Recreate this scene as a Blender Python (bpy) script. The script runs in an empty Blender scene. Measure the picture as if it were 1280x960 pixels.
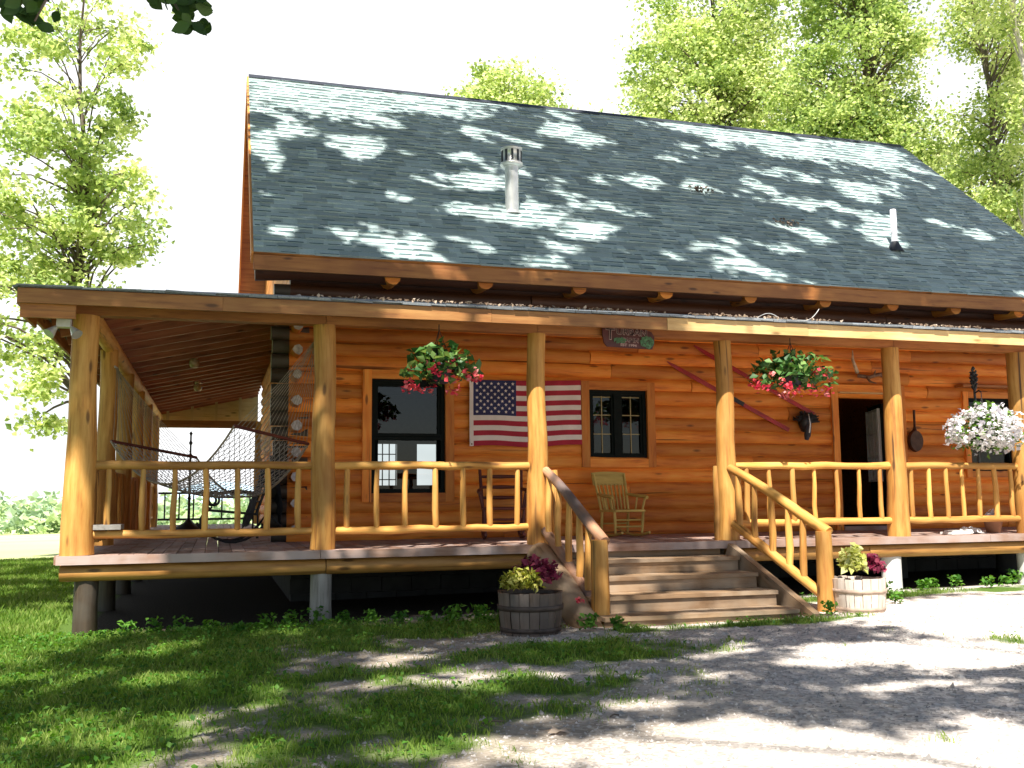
import bpy, math, random
import numpy as np
from mathutils import Vector, Matrix, noise as mnoise
random.seed(7); RNG = np.random.default_rng(11)
D = bpy.data
SC = bpy.context.scene
COL = SC.collection
PI = math.pi
def R(a): return math.radians(a)
U = random.uniform

# ------------------------------------------------------------------ materials
def new_mat(name):
    m = D.materials.new(name); m.use_nodes = True
    nt = m.node_tree; nt.nodes.clear()
    out = nt.nodes.new('ShaderNodeOutputMaterial')
    return m, nt, out
def N(nt, t, **kw):
    n = nt.nodes.new(t)
    for k, v in kw.items():
        if k in n.inputs: n.inputs[k].default_value = v
        else: setattr(n, k, v)
    return n
def L(nt, a, b): nt.links.new(a, b)
def ramp(nt, fac, stops):
    r = nt.nodes.new('ShaderNodeValToRGB')
    e = r.color_ramp.elements
    while len(e) > 1: e.remove(e[-1])
    e[0].position = stops[0][0]; e[0].color = tuple(stops[0][1]) + (1,)
    for p, c in stops[1:]:
        q = e.new(p); q.color = tuple(c) + (1,)
    L(nt, fac, r.inputs[0]); return r.outputs[0]
def mixc(nt, fac, a, b, mode='MIX'):
    m = nt.nodes.new('ShaderNodeMix'); m.data_type = 'RGBA'; m.blend_type = mode
    for sock, v in ((m.inputs[0], fac), (m.inputs[6], a), (m.inputs[7], b)):
        if hasattr(v, 'is_linked'): L(nt, v, sock)
        elif isinstance(v, (int, float)): sock.default_value = v
        else: sock.default_value = tuple(v) + (1,)
    return m.outputs[2]
def math_(nt, op, a, b=None):
    m = nt.nodes.new('ShaderNodeMath'); m.operation = op
    for i, v in enumerate((a, b)):
        if v is None: continue
        if hasattr(v, 'is_linked'): L(nt, v, m.inputs[i])
        else: m.inputs[i].default_value = v
    return m.outputs[0]
def attr(nt, name): 
    a = nt.nodes.new('ShaderNodeAttribute'); a.attribute_name = name; return a
def toned(nt, col, amt=0.5):
    """multiply colour by (1-amt/2 .. 1+amt/2) from the 'tone' attribute"""
    t = attr(nt, 'tone').outputs['Fac']
    f = math_(nt, 'ADD', math_(nt, 'MULTIPLY', t, amt), 1 - amt / 2)
    h = nt.nodes.new('ShaderNodeHueSaturation'); L(nt, col, h.inputs['Color']); L(nt, f, h.inputs['Value'])
    return h.outputs[0]
def wood(name, c1, c2, dark, rough=0.55, tone=0.5, knots=True, weather=None, crack=0.5):
    m, nt, out = new_mat(name)
    g = attr(nt, 'gv').outputs['Vector']
    mp = N(nt, 'ShaderNodeMapping'); mp.inputs['Scale'].default_value = (1.1, 11, 11); L(nt, g, mp.inputs[0])
    n1 = N(nt, 'ShaderNodeTexNoise', Scale=1.6, Detail=7.0, Roughness=0.62); L(nt, mp.outputs[0], n1.inputs['Vector'])
    col = ramp(nt, n1.outputs[0], [(0.28, dark), (0.45, c1), (0.68, c2)])
    n2 = N(nt, 'ShaderNodeTexNoise', Scale=1.3, Detail=3.0); L(nt, g, n2.inputs['Vector'])
    col = mixc(nt, math_(nt, 'MULTIPLY', ramp(nt, n2.outputs[0], [(0.42, (0, 0, 0)), (0.7, (1, 1, 1))]), 0.55), col, dark)
    if knots:
        mk = N(nt, 'ShaderNodeMapping'); mk.inputs['Scale'].default_value = (1.7, 6, 6); L(nt, g, mk.inputs[0])
        v = N(nt, 'ShaderNodeTexVoronoi', Scale=1.0); L(nt, mk.outputs[0], v.inputs['Vector'])
        k = ramp(nt, v.outputs['Distance'], [(0.07, (1, 1, 1)), (0.15, (0, 0, 0))])
        col = mixc(nt, math_(nt, 'MULTIPLY', k, 0.8), col, tuple(0.3 * x for x in dark))
    mc = N(nt, 'ShaderNodeMapping'); mc.inputs['Scale'].default_value = (0.45, 16, 16); L(nt, g, mc.inputs[0])
    n3 = N(nt, 'ShaderNodeTexNoise', Scale=1.0, Detail=4.0); L(nt, mc.outputs[0], n3.inputs['Vector'])
    ck = ramp(nt, n3.outputs[0], [(0.29, (1, 1, 1)), (0.36, (0, 0, 0))])
    col = mixc(nt, math_(nt, 'MULTIPLY', ck, crack), col, tuple(0.2 * x for x in dark))
    if weather:
        n4 = N(nt, 'ShaderNodeTexNoise', Scale=2.2, Detail=5.0); L(nt, g, n4.inputs['Vector'])
        col = mixc(nt, ramp(nt, n4.outputs[0], [(0.4, (0, 0, 0)), (0.62, (1, 1, 1))]), col, weather)
    col = toned(nt, col, tone)
    b = N(nt, 'ShaderNodeBsdfPrincipled', Roughness=rough); L(nt, col, b.inputs['Base Color'])
    bp = N(nt, 'ShaderNodeBump', Strength=0.35, Distance=0.012); L(nt, n1.outputs[0], bp.inputs['Height']); L(nt, bp.outputs[0], b.inputs['Normal'])
    L(nt, b.outputs[0], out.inputs[0]); return m
def plain(name, col, rough=0.6, metal=0.0, noise=0.25, scale=12.0, tone=0.0, spec=None):
    m, nt, out = new_mat(name)
    tc = N(nt, 'ShaderNodeTexCoord')
    n1 = N(nt, 'ShaderNodeTexNoise', Scale=scale, Detail=5.0); L(nt, tc.outputs['Object'], n1.inputs['Vector'])
    a = tuple(x * (1 - noise) for x in col); b_ = tuple(min(1, x * (1 + noise)) for x in col)
    c = ramp(nt, n1.outputs[0], [(0.3, a), (0.7, b_)])
    if tone: c = toned(nt, c, tone)
    b = N(nt, 'ShaderNodeBsdfPrincipled', Roughness=rough, Metallic=metal); L(nt, c, b.inputs['Base Color'])
    if spec is not None: b.inputs['Specular IOR Level'].default_value = spec
    L(nt, b.outputs[0], out.inputs[0]); return m
def leafy(name, c1, c2, c3, trans=0.45, gloss=0.25):
    m, nt, out = new_mat(name)
    t = attr(nt, 'tone').outputs['Fac']
    c = ramp(nt, t, [(0.0, c1), (0.5, c2), (1.0, c3)])
    d = N(nt, 'ShaderNodeBsdfPrincipled', Roughness=0.5); d.inputs['Specular IOR Level'].default_value = gloss
    L(nt, c, d.inputs['Base Color'])
    tr = N(nt, 'ShaderNodeBsdfTranslucent')
    hs = N(nt, 'ShaderNodeHueSaturation', Hue=0.485, Saturation=1.15, Value=1.5); L(nt, c, hs.inputs['Color']); L(nt, hs.outputs[0], tr.inputs[0])
    mx = N(nt, 'ShaderNodeMixShader'); mx.inputs[0].default_value = trans
    L(nt, d.outputs[0], mx.inputs[1]); L(nt, tr.outputs[0], mx.inputs[2]); L(nt, mx.outputs[0], out.inputs[0]); return m
def glass_mat(name, tint=(0.55, 0.6, 0.6)):
    m, nt, out = new_mat(name)
    t = N(nt, 'ShaderNodeBsdfTransparent'); t.inputs[0].default_value = tint + (1,)
    g = N(nt, 'ShaderNodeBsdfGlossy', Roughness=0.015)
    f = N(nt, 'ShaderNodeFresnel', IOR=1.6)
    mx = N(nt, 'ShaderNodeMixShader'); L(nt, f.outputs[0], mx.inputs[0]); L(nt, t.outputs[0], mx.inputs[1]); L(nt, g.outputs[0], mx.inputs[2])
    L(nt, mx.outputs[0], out.inputs[0]); return m

M = {}
M['wall'] = wood('wall_log_wood', (0.80, 0.25, 0.028), (0.88, 0.36, 0.06), (0.50, 0.118, 0.015), tone=0.75, crack=0.8, rough=0.65)
M['shadewall'] = wood('shaded_log_wood', (0.075, 0.022, 0.006), (0.12, 0.038, 0.01), (0.07, 0.02, 0.006), tone=0.5)  # wall log wood with the shade under the eaves put into its colour
M['gable'] = wood('gable_siding_sunlit', (0.84, 0.32, 0.075), (0.9, 0.4, 0.11), (0.62, 0.18, 0.04), tone=0.25)  # orange brightened to stand in for sunlight on the gable end
M['post'] = wood('peeled_post_wood', (0.53, 0.25, 0.05), (0.67, 0.37, 0.10), (0.30, 0.11, 0.02), tone=0.4, rough=0.65, crack=0.9)
M['rail'] = wood('peeled_rail_wood', (0.62, 0.30, 0.062), (0.75, 0.43, 0.12), (0.35, 0.13, 0.025), tone=0.5, rough=0.65, crack=0.8)
M['railgrey'] = wood('bark_rail_wood', (0.46, 0.22, 0.11), (0.58, 0.34, 0.2), (0.12, 0.06, 0.04), tone=0.3, weather=(0.15, 0.11, 0.10))
M['rim'] = wood('rim_log_wood', (0.40, 0.19, 0.045), (0.52, 0.28, 0.08), (0.22, 0.09, 0.02), tone=0.4)
M['beam'] = wood('beam_wood', (0.38, 0.14, 0.03), (0.48, 0.2, 0.05), (0.2, 0.06, 0.015), tone=0.3)
M['fascia'] = wood('fascia_wood', (0.36, 0.15, 0.038), (0.47, 0.235, 0.07), (0.2, 0.075, 0.02), tone=0.6)
M['newfascia'] = wood('pale_fascia_wood', (0.72, 0.47, 0.2), (0.8, 0.58, 0.28), (0.55, 0.3, 0.1), tone=0.2, crack=0.1)
M['redwood'] = wood('ceiling_board_wood', (0.42, 0.09, 0.034), (0.52, 0.13, 0.05), (0.11, 0.025, 0.01), tone=0.5)
M['rafter'] = wood('rafter_wood', (0.45, 0.15, 0.065), (0.55, 0.22, 0.1), (0.2, 0.07, 0.03), tone=0.4)
M['pale'] = wood('pale_framing_wood', (0.75, 0.62, 0.3), (0.85, 0.74, 0.42), (0.55, 0.42, 0.18), tone=0.2, crack=0.15)
M['deck'] = wood('deck_board_wood', (0.34, 0.20, 0.14), (0.44, 0.29, 0.22), (0.2, 0.1, 0.06), tone=0.45, weather=(0.4, 0.31, 0.28), rough=0.7)
M['step'] = wood('weathered_step_wood', (0.27, 0.165, 0.085), (0.37, 0.245, 0.14), (0.13, 0.07, 0.035), tone=0.4, weather=(0.34, 0.25, 0.17), rough=0.75)
M['stump'] = wood('stump_wood', (0.06, 0.04, 0.025), (0.10, 0.07, 0.045), (0.03, 0.02, 0.012), tone=0.3, weather=(0.085, 0.075, 0.06))
M['grey'] = wood('grey_footing_wood', (0.36, 0.34, 0.31), (0.48, 0.46, 0.43), (0.16, 0.14, 0.12), tone=0.2)
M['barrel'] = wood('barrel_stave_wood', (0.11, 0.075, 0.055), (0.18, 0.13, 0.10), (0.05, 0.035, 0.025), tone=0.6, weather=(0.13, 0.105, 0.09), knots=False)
M['sunlitbarrel'] = wood('sunlit_barrel_wood', (0.70, 0.59, 0.50), (0.8, 0.7, 0.62), (0.5, 0.38, 0.3), tone=0.25, knots=False)  # stave wood made paler, strong sun on the right barrel painted in
M['yellowwood'] = wood('yellow_chair_wood', (0.62, 0.43, 0.10), (0.72, 0.53, 0.15), (0.42, 0.26, 0.06), tone=0.2, knots=False, crack=0.1)
M['redchair'] = wood('dark_red_chair_wood', (0.12, 0.025, 0.015), (0.17, 0.04, 0.02), (0.05, 0.01, 0.008), tone=0.2, knots=False)
M['logend'] = plain('painted_log_end', (0.5, 0.45, 0.43), 0.7, noise=0.35, scale=18)
M['concrete'] = plain('concrete', (0.62, 0.6, 0.58), 0.85, noise=0.15, scale=8)
M['foundation'] = plain('foundation_block', (0.05, 0.052, 0.055), 0.9, noise=0.25, scale=4)
M['black'] = plain('black_metal', (0.012, 0.013, 0.014), 0.45, noise=0.3)
M['frameblack'] = plain('dark_window_frame', (0.006, 0.010, 0.009), 0.7, noise=0.2, spec=0.15)
M['darkcloth'] = plain('dark_cloth', (0.022, 0.02, 0.024), 0.9, noise=0.6, scale=7)
M['tan'] = plain('window_grille_brass', (0.36, 0.28, 0.11), 0.45, noise=0.2)
M['white'] = plain('white_paint', (0.8, 0.79, 0.77), 0.5, noise=0.05)
M['whitepvc'] = plain('white_pipe', (0.8, 0.8, 0.86), 0.4, noise=0.04)
M['galv'] = plain('galvanised_pipe', (0.72, 0.72, 0.70), 0.38, metal=0.55, noise=0.2, scale=5)
M['darkmetal'] = plain('dark_flashing', (0.03, 0.035, 0.05), 0.6, noise=0.3)
M['hoop'] = plain('barrel_hoop_iron', (0.075, 0.055, 0.045), 0.6, metal=0.3, noise=0.4)
M['sunlithoop'] = plain('sunlit_hoop_iron', (0.42, 0.31, 0.24), 0.7, noise=0.3)  # hoop iron lightened in colour to look washed out by the sun
M['rope'] = plain('cotton_rope', (0.33, 0.27, 0.19), 0.9, noise=0.25, scale=30)
M['net'] = plain('woven_cotton_net', (0.36, 0.33, 0.28), 0.9, noise=0.2, scale=30)
M['flagred'] = plain('flag_red', (0.42, 0.022, 0.045), 0.85, noise=0.12, scale=6)
M['flagwhite'] = plain('flag_white', (0.84, 0.74, 0.68), 0.85, noise=0.08, scale=6)
M['flagblue'] = plain('flag_blue', (0.030, 0.032, 0.11), 0.85, noise=0.15, scale=6)
M['skired'] = plain('red_ski_paint', (0.40, 0.018, 0.016), 0.35, noise=0.25, scale=5)
M['bone'] = plain('bone', (0.62, 0.48, 0.32), 0.5, noise=0.35, scale=14)
M['bonebrown'] = plain('brown_antler', (0.22, 0.13, 0.08), 0.55, noise=0.4, scale=14)
M['pan'] = plain('dark_copper_pan', (0.075, 0.035, 0.02), 0.45, metal=0.5, noise=0.35)
M['signwood'] = plain('dark_red_sign_board', (0.085, 0.018, 0.016), 0.5, noise=0.3, scale=9)
M['signtext'] = plain('sign_lettering', (0.50, 0.33, 0.30), 0.6, noise=0.15)
M['signdark'] = plain('sign_letter_face', (0.022, 0.008, 0.01), 0.6, noise=0.15)
M['signgreen'] = plain('sign_green', (0.09, 0.22, 0.10), 0.5, noise=0.4, scale=30)
M['bulb'] = plain('frosted_globe', (0.55, 0.47, 0.33), 0.25, noise=0.2)
M['soil'] = plain('potting_soil', (0.04, 0.025, 0.016), 0.95, noise=0.4, scale=30)
M['terracotta'] = plain('terracotta', (0.5, 0.26, 0.16), 0.8, noise=0.15)
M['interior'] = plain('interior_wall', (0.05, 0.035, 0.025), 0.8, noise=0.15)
M['bark'] = wood('tree_bark', (0.13, 0.10, 0.075), (0.2, 0.165, 0.13), (0.05, 0.035, 0.028), tone=0.3, knots=False, rough=0.9)
M['palebark'] = wood('pale_birch_bark', (0.62, 0.58, 0.5), (0.75, 0.72, 0.65), (0.2, 0.17, 0.14), tone=0.2, knots=False, rough=0.8)
M['leaf'] = leafy('maple_leaves', (0.17, 0.27, 0.09), (0.47, 0.58, 0.21), (0.85, 0.87, 0.54), 0.42)
M['leafdeep'] = leafy('shade_leaves', (0.13, 0.22, 0.07), (0.37, 0.49, 0.16), (0.75, 0.80, 0.42), 0.42)
M['leafdark'] = leafy('overhead_leaves', (0.022, 0.055, 0.014), (0.04, 0.085, 0.018), (0.06, 0.12, 0.024), 0.16)
M['begleaf'] = leafy('begonia_leaves', (0.03, 0.10, 0.03), (0.075, 0.19, 0.045), (0.26, 0.40, 0.12), 0.25, 0.5)
M['begflower'] = leafy('begonia_flowers', (0.55, 0.04, 0.07), (0.75, 0.09, 0.11), (0.80, 0.32, 0.30), 0.25)
M['petflower'] = leafy('petunia_flowers', (0.62, 0.60, 0.66), (0.80, 0.78, 0.80), (0.86, 0.85, 0.84), 0.2)
M['petleaf'] = leafy('petunia_leaves', (0.05, 0.13, 0.02), (0.10, 0.22, 0.03), (0.2, 0.33, 0.06), 0.3)
M['burgundy'] = leafy('burgundy_leaves', (0.10, 0.012, 0.03), (0.22, 0.03, 0.07), (0.42, 0.09, 0.14), 0.25)
M['lime'] = leafy('lime_leaves', (0.42, 0.46, 0.10), (0.58, 0.62, 0.20), (0.72, 0.74, 0.40), 0.25)
M['olive'] = leafy('yellow_green_leaves', (0.17, 0.20, 0.03), (0.32, 0.34, 0.06), (0.52, 0.48, 0.14), 0.25)
M['weed'] = leafy('weed_leaves', (0.05, 0.15, 0.025), (0.10, 0.25, 0.035), (0.18, 0.36, 0.06), 0.35)
M['grassblade'] = leafy('grass_blades', (0.08, 0.18, 0.025), (0.19, 0.31, 0.05), (0.42, 0.48, 0.16), 0.4)
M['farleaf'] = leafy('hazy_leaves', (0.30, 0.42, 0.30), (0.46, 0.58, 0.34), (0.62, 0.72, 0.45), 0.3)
M['dryleaf'] = leafy('dry_leaf', (0.34, 0.25, 0.17), (0.45, 0.34, 0.25), (0.6, 0.5, 0.4), 0.2)
M['brownleaf'] = leafy('brown_leaves', (0.14, 0.10, 0.08), (0.2, 0.15, 0.12), (0.3, 0.23, 0.18), 0.1)
M['glass'] = glass_mat('window_glass')
M['stone'] = plain('gravel_stone', (0.55, 0.505, 0.47), 0.85, noise=0.3, scale=3, tone=0.9)
# roof shingles
def shingle(name, c1, c2, grit=0.0):
    m, nt, out = new_mat(name)
    tc = N(nt, 'ShaderNodeTexCoord')
    n1 = N(nt, 'ShaderNodeTexNoise', Scale=60.0, Detail=3.0); L(nt, tc.outputs['Object'], n1.inputs['Vector'])
    n2 = N(nt, 'ShaderNodeTexNoise', Scale=0.8, Detail=4.0); L(nt, tc.outputs['Object'], n2.inputs['Vector'])
    c = ramp(nt, n1.outputs[0], [(0.3, c1), (0.7, c2)])
    c = mixc(nt, math_(nt, 'MULTIPLY', n2.outputs[0], 0.35), c, tuple(min(1, 1.35 * x) for x in c2))
    c = toned(nt, c, 0.5)
    b = N(nt, 'ShaderNodeBsdfPrincipled', Roughness=0.62); L(nt, c, b.inputs['Base Color'])
    b.inputs['Specular IOR Level'].default_value = 0.35
    bp = N(nt, 'ShaderNodeBump', Strength=0.4, Distance=0.004); L(nt, n1.outputs[0], bp.inputs['Height']); L(nt, bp.outputs[0], b.inputs['Normal'])
    L(nt, b.outputs[0], out.inputs[0]); return m
M['shingle'] = shingle('green_asphalt_shingle', (0.25, 0.355, 0.365), (0.395, 0.465, 0.46))
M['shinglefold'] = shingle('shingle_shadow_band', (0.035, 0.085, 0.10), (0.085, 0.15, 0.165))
M['oldshingle'] = shingle('porch_roof_shingle', (0.13, 0.15, 0.17), (0.27, 0.29, 0.31))
# ground: grass / gravel mixed by the 'grass' attribute
def ground_mat():
    m, nt, out = new_mat('ground_gravel_and_lawn')
    tc = N(nt, 'ShaderNodeTexCoord'); P = tc.outputs['Object']
    v = N(nt, 'ShaderNodeTexVoronoi', Scale=38.0); L(nt, P, v.inputs['Vector'])
    n0 = N(nt, 'ShaderNodeTexNoise', Scale=1.3, Detail=6.0); L(nt, P, n0.inputs['Vector'])
    nf = N(nt, 'ShaderNodeTexNoise', Scale=90.0, Detail=3.0); L(nt, P, nf.inputs['Vector'])
    hs = N(nt, 'ShaderNodeSeparateColor'); L(nt, v.outputs['Color'], hs.inputs[0])
    grav = ramp(nt, hs.outputs[0], [(0.0, (0.35, 0.305, 0.275)), (0.5, (0.62, 0.555, 0.51)), (1.0, (0.82, 0.75, 0.69))])
    grav = mixc(nt, math_(nt, 'MULTIPLY', ramp(nt, n0.outputs[0], [(0.4, (0, 0, 0)), (0.65, (1, 1, 1))]), 0.5), grav, (0.64, 0.575, 0.52))
    gras = ramp(nt, nf.outputs[0], [(0.3, (0.05, 0.085, 0.018)), (0.6, (0.11, 0.19, 0.035)), (0.8, (0.17, 0.2, 0.06))])
    a = attr(nt, 'grass')
    sep = N(nt, 'ShaderNodeSeparateXYZ'); L(nt, a.outputs['Vector'], sep.inputs[0])
    fac = math_(nt, 'ADD', sep.outputs[0], math_(nt, 'MULTIPLY', math_(nt, 'SUBTRACT', nf.outputs[0], 0.5), 0.5))
    fac = ramp(nt, fac, [(0.3, (0, 0, 0)), (0.6, (1, 1, 1))])
    col = mixc(nt, fac, grav, gras)
    dn = N(nt, 'ShaderNodeTexNoise', Scale=2.6, Detail=6.0); L(nt, P, dn.inputs['Vector'])
    soil = mixc(nt, 0.5, ramp(nt, dn.outputs[0], [(0.35, (0.20, 0.165, 0.12)), (0.6, (0.36, 0.31, 0.235)), (0.75, (0.5, 0.45, 0.37))]), mixc(nt, 0.55, grav, (0.4, 0.33, 0.24), 'MULTIPLY'))
    grav2 = mixc(nt, attr(nt, 'dirt').outputs['Fac'], grav, soil)
    col = mixc(nt, fac, grav2, gras)
    nb = N(nt, 'ShaderNodeTexNoise', Scale=0.02, Detail=3.0); L(nt, P, nb.inputs['Vector'])
    hay = ramp(nt, nb.outputs[0], [(0.35, (0.46, 0.52, 0.22)), (0.65, (0.66, 0.66, 0.42))])
    col = mixc(nt, sep.outputs[1], col, hay)
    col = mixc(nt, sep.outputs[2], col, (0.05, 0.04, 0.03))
    b = N(nt, 'ShaderNodeBsdfPrincipled', Roughness=0.95); L(nt, col, b.inputs['Base Color']); b.inputs['Specular IOR Level'].default_value = 0.1
    bp = N(nt, 'ShaderNodeBump', Strength=0.5, Distance=0.015); L(nt, v.outputs['Distance'], bp.inputs['Height']); L(nt, bp.outputs[0], b.inputs['Normal'])
    L(nt, b.outputs[0], out.inputs[0]); return m
M['ground'] = ground_mat()
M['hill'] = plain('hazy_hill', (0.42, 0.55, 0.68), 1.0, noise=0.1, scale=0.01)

# ------------------------------------------------------------------ mesh builder
class MB:
    def __init__(s): s.v = []; s.f = []; s.sm = []; s.gv = []; s.tn = []; s.mi = []
    def add(s, verts, faces, smooth=False, gv=None, tone=None, mi=0):
        o = len(s.v); t = U(0, 1) if tone is None else tone
        off = Vector((U(-50, 50), U(-50, 50), U(-50, 50)))
        for i, p in enumerate(verts):
            s.v.append(tuple(p)); s.tn.append(t)
            g = Vector(gv[i]) if gv else Vector(p)
            s.gv.append(tuple(g + off))
        for f in faces:
            s.f.append([o + i for i in f]); s.mi.append(mi)
            s.sm.append(smooth)
        return s
    def tube(s, pts, r, n=10, wob=0.0, caps=True, tone=None, mi=0, flat=None, capmi=None):
        """round bar along pts (list of points), r a number or list"""
        pts = [Vector(p) for p in pts]; k = len(pts)
        rs = r if isinstance(r, (list, tuple)) else [r] * k
        ring = []; gv = []; verts = []
        acc = 0; up = None
        t = U(0, 1) if tone is None else tone
        ph = [U(-1, 1) for _ in range(n)]
        for i, p in enumerate(pts):
            d = (pts[min(i + 1, k - 1)] - pts[max(i - 1, 0)]).normalized()
            if up is None:
                up = Vector((0, 0, 1)) if abs(d.z) < 0.9 else Vector((0, 1, 0))
            a = d.cross(up).normalized(); b = a.cross(d).normalized(); up = b
            if i: acc += (p - pts[i - 1]).length
            for j in range(n):
                th = 2 * PI * j / n
                rr = rs[i] * (1 + wob * (0.6 * ph[j] + 0.4 * math.sin(3 * th + acc * 4)))
                c, q = math.cos(th), math.sin(th)
                verts.append(p + a * (rr * c) + b * (rr * q))
                gv.append((acc, rs[i] * c, rs[i] * q))
        faces = []
        for i in range(k - 1):
            for j in range(n):
                j2 = (j + 1) % n
                faces.append([i * n + j, i * n + j2, (i + 1) * n + j2, (i + 1) * n + j])
        s.add(verts, faces, True, gv, t, mi)
        if caps:
            cm = mi if capmi is None else capmi
            g0 = [(g[1], g[2], 0) for g in gv[:n]]
            s.add(verts[:n], [list(range(n))[::-1]][0:1] if False else [list(range(n))], False, g0, t, cm)
            s.add(verts[-n:], [list(range(n))[::-1]], False, g0, t, cm)
        return s
    def box(s, c, size, rot=None, tone=None, mi=0, axis=0, bev=0.0):
        """box with centre c; grain runs along 'axis'"""
        c = Vector(c); hx, hy, hz = (q / 2 for q in size)
        m = rot if rot is not None else Matrix.Identity(3)
        t = U(0, 1) if tone is None else tone
        P = [(-hx, -hy, -hz), (hx, -hy, -hz), (hx, hy, -hz), (-hx, hy, -hz), (-hx, -hy, hz), (hx, -hy, hz), (hx, hy, hz), (-hx, hy, hz)]
        ax = [axis, (axis + 1) % 3, (axis + 2) % 3]
        gv = [(p[ax[0]], p[ax[1]], p[ax[2]]) for p in P]
        s.add([c + m @ Vector(p) for p in P], [[0, 3, 2, 1], [4, 5, 6, 7], [0, 1, 5, 4], [1, 2, 6, 5], [2, 3, 7, 6], [3, 0, 4, 7]], False, gv, t, mi)
        return s
    def beam(s, a, b, w, h, tone=None, mi=0, up=(0, 0, 1)):
        """rectangular bar from a to b, w across, h along up"""
        a = Vector(a); b = Vector(b); d = (b - a).normalized(); upv = Vector(up)
        sd = d.cross(upv).normalized(); u2 = sd.cross(d).normalized()
        m = Matrix((d, sd, u2)).transposed()
        return s.box((a + b) / 2, ((b - a).length, w, h), m, tone, mi, 0)
    def lathe(s, c, prof, n=24, tone=None, mi=0, wob=0.0):
        """prof: list of (r, z)"""
        c = Vector(c); verts = []; gv = []; faces = []
        for i, (r, z) in enumerate(prof):
            for j in range(n):
                th = 2 * PI * j / n; rr = r * (1 + wob * math.sin(5 * th + i))
                verts.append(c + Vector((rr * math.cos(th), rr * math.sin(th), z))); gv.append((z, rr * math.cos(th), rr * math.sin(th)))
        for i in range(len(prof) - 1):
            for j in range(n):
                j2 = (j + 1) % n
                faces.append([i * n + j, i * n + j2, (i + 1) * n + j2, (i + 1) * n + j])
        s.add(verts, faces, True, gv, tone, mi)
        return s
    def disc(s, c, nrm, r, n=14, tone=None, mi=0):
        c = Vector(c); nrm = Vector(nrm).normalized()
        a = nrm.orthogonal().normalized(); b = nrm.cross(a)
        s.add([c + a * r * math.cos(2 * PI * j / n) + b * r * math.sin(2 * PI * j / n) for j in range(n)], [list(range(n))], False, None, tone, mi); return s
    def poly(s, pts, tone=None, mi=0): s.add([Vector(p) for p in pts], [list(range(len(pts)))], False, None, tone, mi); return s
    def build(s, name, mats, parent=None, origin=None, label=None):
        me = D.meshes.new(name)
        o = Vector(origin) if origin is not None else Vector((0, 0, 0))
        me.from_pydata([tuple(Vector(p) - o) for p in s.v] if o.length else s.v, [], s.f)
        if not isinstance(mats, (list, tuple)): mats = [mats]
        for m in mats: me.materials.append(m)
        me.polygons.foreach_set('use_smooth', s.sm); me.polygons.foreach_set('material_index', s.mi)
        a = me.attributes.new('gv', 'FLOAT_VECTOR', 'POINT'); a.data.foreach_set('vector', np.array(s.gv, dtype=np.float32).ravel())
        a = me.attributes.new('tone', 'FLOAT', 'POINT'); a.data.foreach_set('value', np.array(s.tn, dtype=np.float32))
        me.update()
        ob = D.objects.new(name, me); COL.objects.link(ob)
        if parent is not None: ob.parent = parent
        if label: ob['label'] = label
        return ob

def np_mesh(name, mat, V, Q, tone, parent=None, origin=None):
    """numpy mesh: V (n,3), Q (m,k) faces, tone per vertex"""
    me = D.meshes.new(name); k = Q.shape[1]
    if origin is not None: V = V - np.array(origin)
    me.vertices.add(len(V)); me.vertices.foreach_set('co', V.astype(np.float32).ravel())
    me.loops.add(Q.size); me.loops.foreach_set('vertex_index', Q.astype(np.int32).ravel())
    me.polygons.add(len(Q)); me.polygons.foreach_set('loop_start', np.arange(0, Q.size, k, dtype=np.int32))
    me.polygons.foreach_set('loop_total', np.full(len(Q), k, dtype=np.int32))
    a = me.attributes.new('tone', 'FLOAT', 'POINT'); a.data.foreach_set('value', tone.astype(np.float32))
    me.materials.append(mat); me.update(calc_edges=True)
    ob = D.objects.new(name, me); COL.objects.link(ob)
    if parent is not None: ob.parent = parent
    return ob
def tag(o, label, cat, group=None, kind=None):
    o['label'] = label; o['category'] = cat
    if group: o['group'] = group
    return o
def thing(name, label, cat, loc=(0, 0, 0), rz=0, group=None):
    e = D.objects.new(name, None); e.empty_display_size = 0.2; COL.objects.link(e)
    e.location = loc; e.rotation_euler = (0, 0, rz)
    return tag(e, label, cat, group)
def structure(o): o['kind'] = 'structure'; return o
def stuff(o, label, cat):
    o['kind'] = 'stuff'; return tag(o, label, cat)
def leaves_np(P, size, tone, aspect=0.62, flat=0.35, rng=RNG, fold=0.18):
    """kite-shaped leaves with a folded midrib: P (n,3), size (n,)"""
    n = len(P)
    d = rng.normal(size=(n, 3)); d[:, 2] *= 0.7; d[:, 2] -= 0.15
    d /= np.linalg.norm(d, axis=1)[:, None]
    up = rng.normal(size=(n, 3)) * (1 - flat); up[:, 2] += 1.1
    sd = np.cross(d, up); sd /= (np.linalg.norm(sd, axis=1)[:, None] + 1e-9)
    nn = np.cross(sd, d)
    s = size[:, None]
    a = P - d * s * 0.5; b = P + sd * s * 0.5 * aspect - d * s * 0.05 + nn * s * fold
    c = P + d * s * 0.5; e = P - sd * s * 0.5 * aspect - d * s * 0.05 + nn * s * fold
    V = np.stack([a, b, c, e], 1).reshape(-1, 3)
    i = np.arange(n)[:, None] * 4
    Q = np.concatenate([i + np.array([[0, 1, 2]]), i + np.array([[0, 2, 3]])], 0)
    return V, Q, np.repeat(tone, 4)
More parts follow.
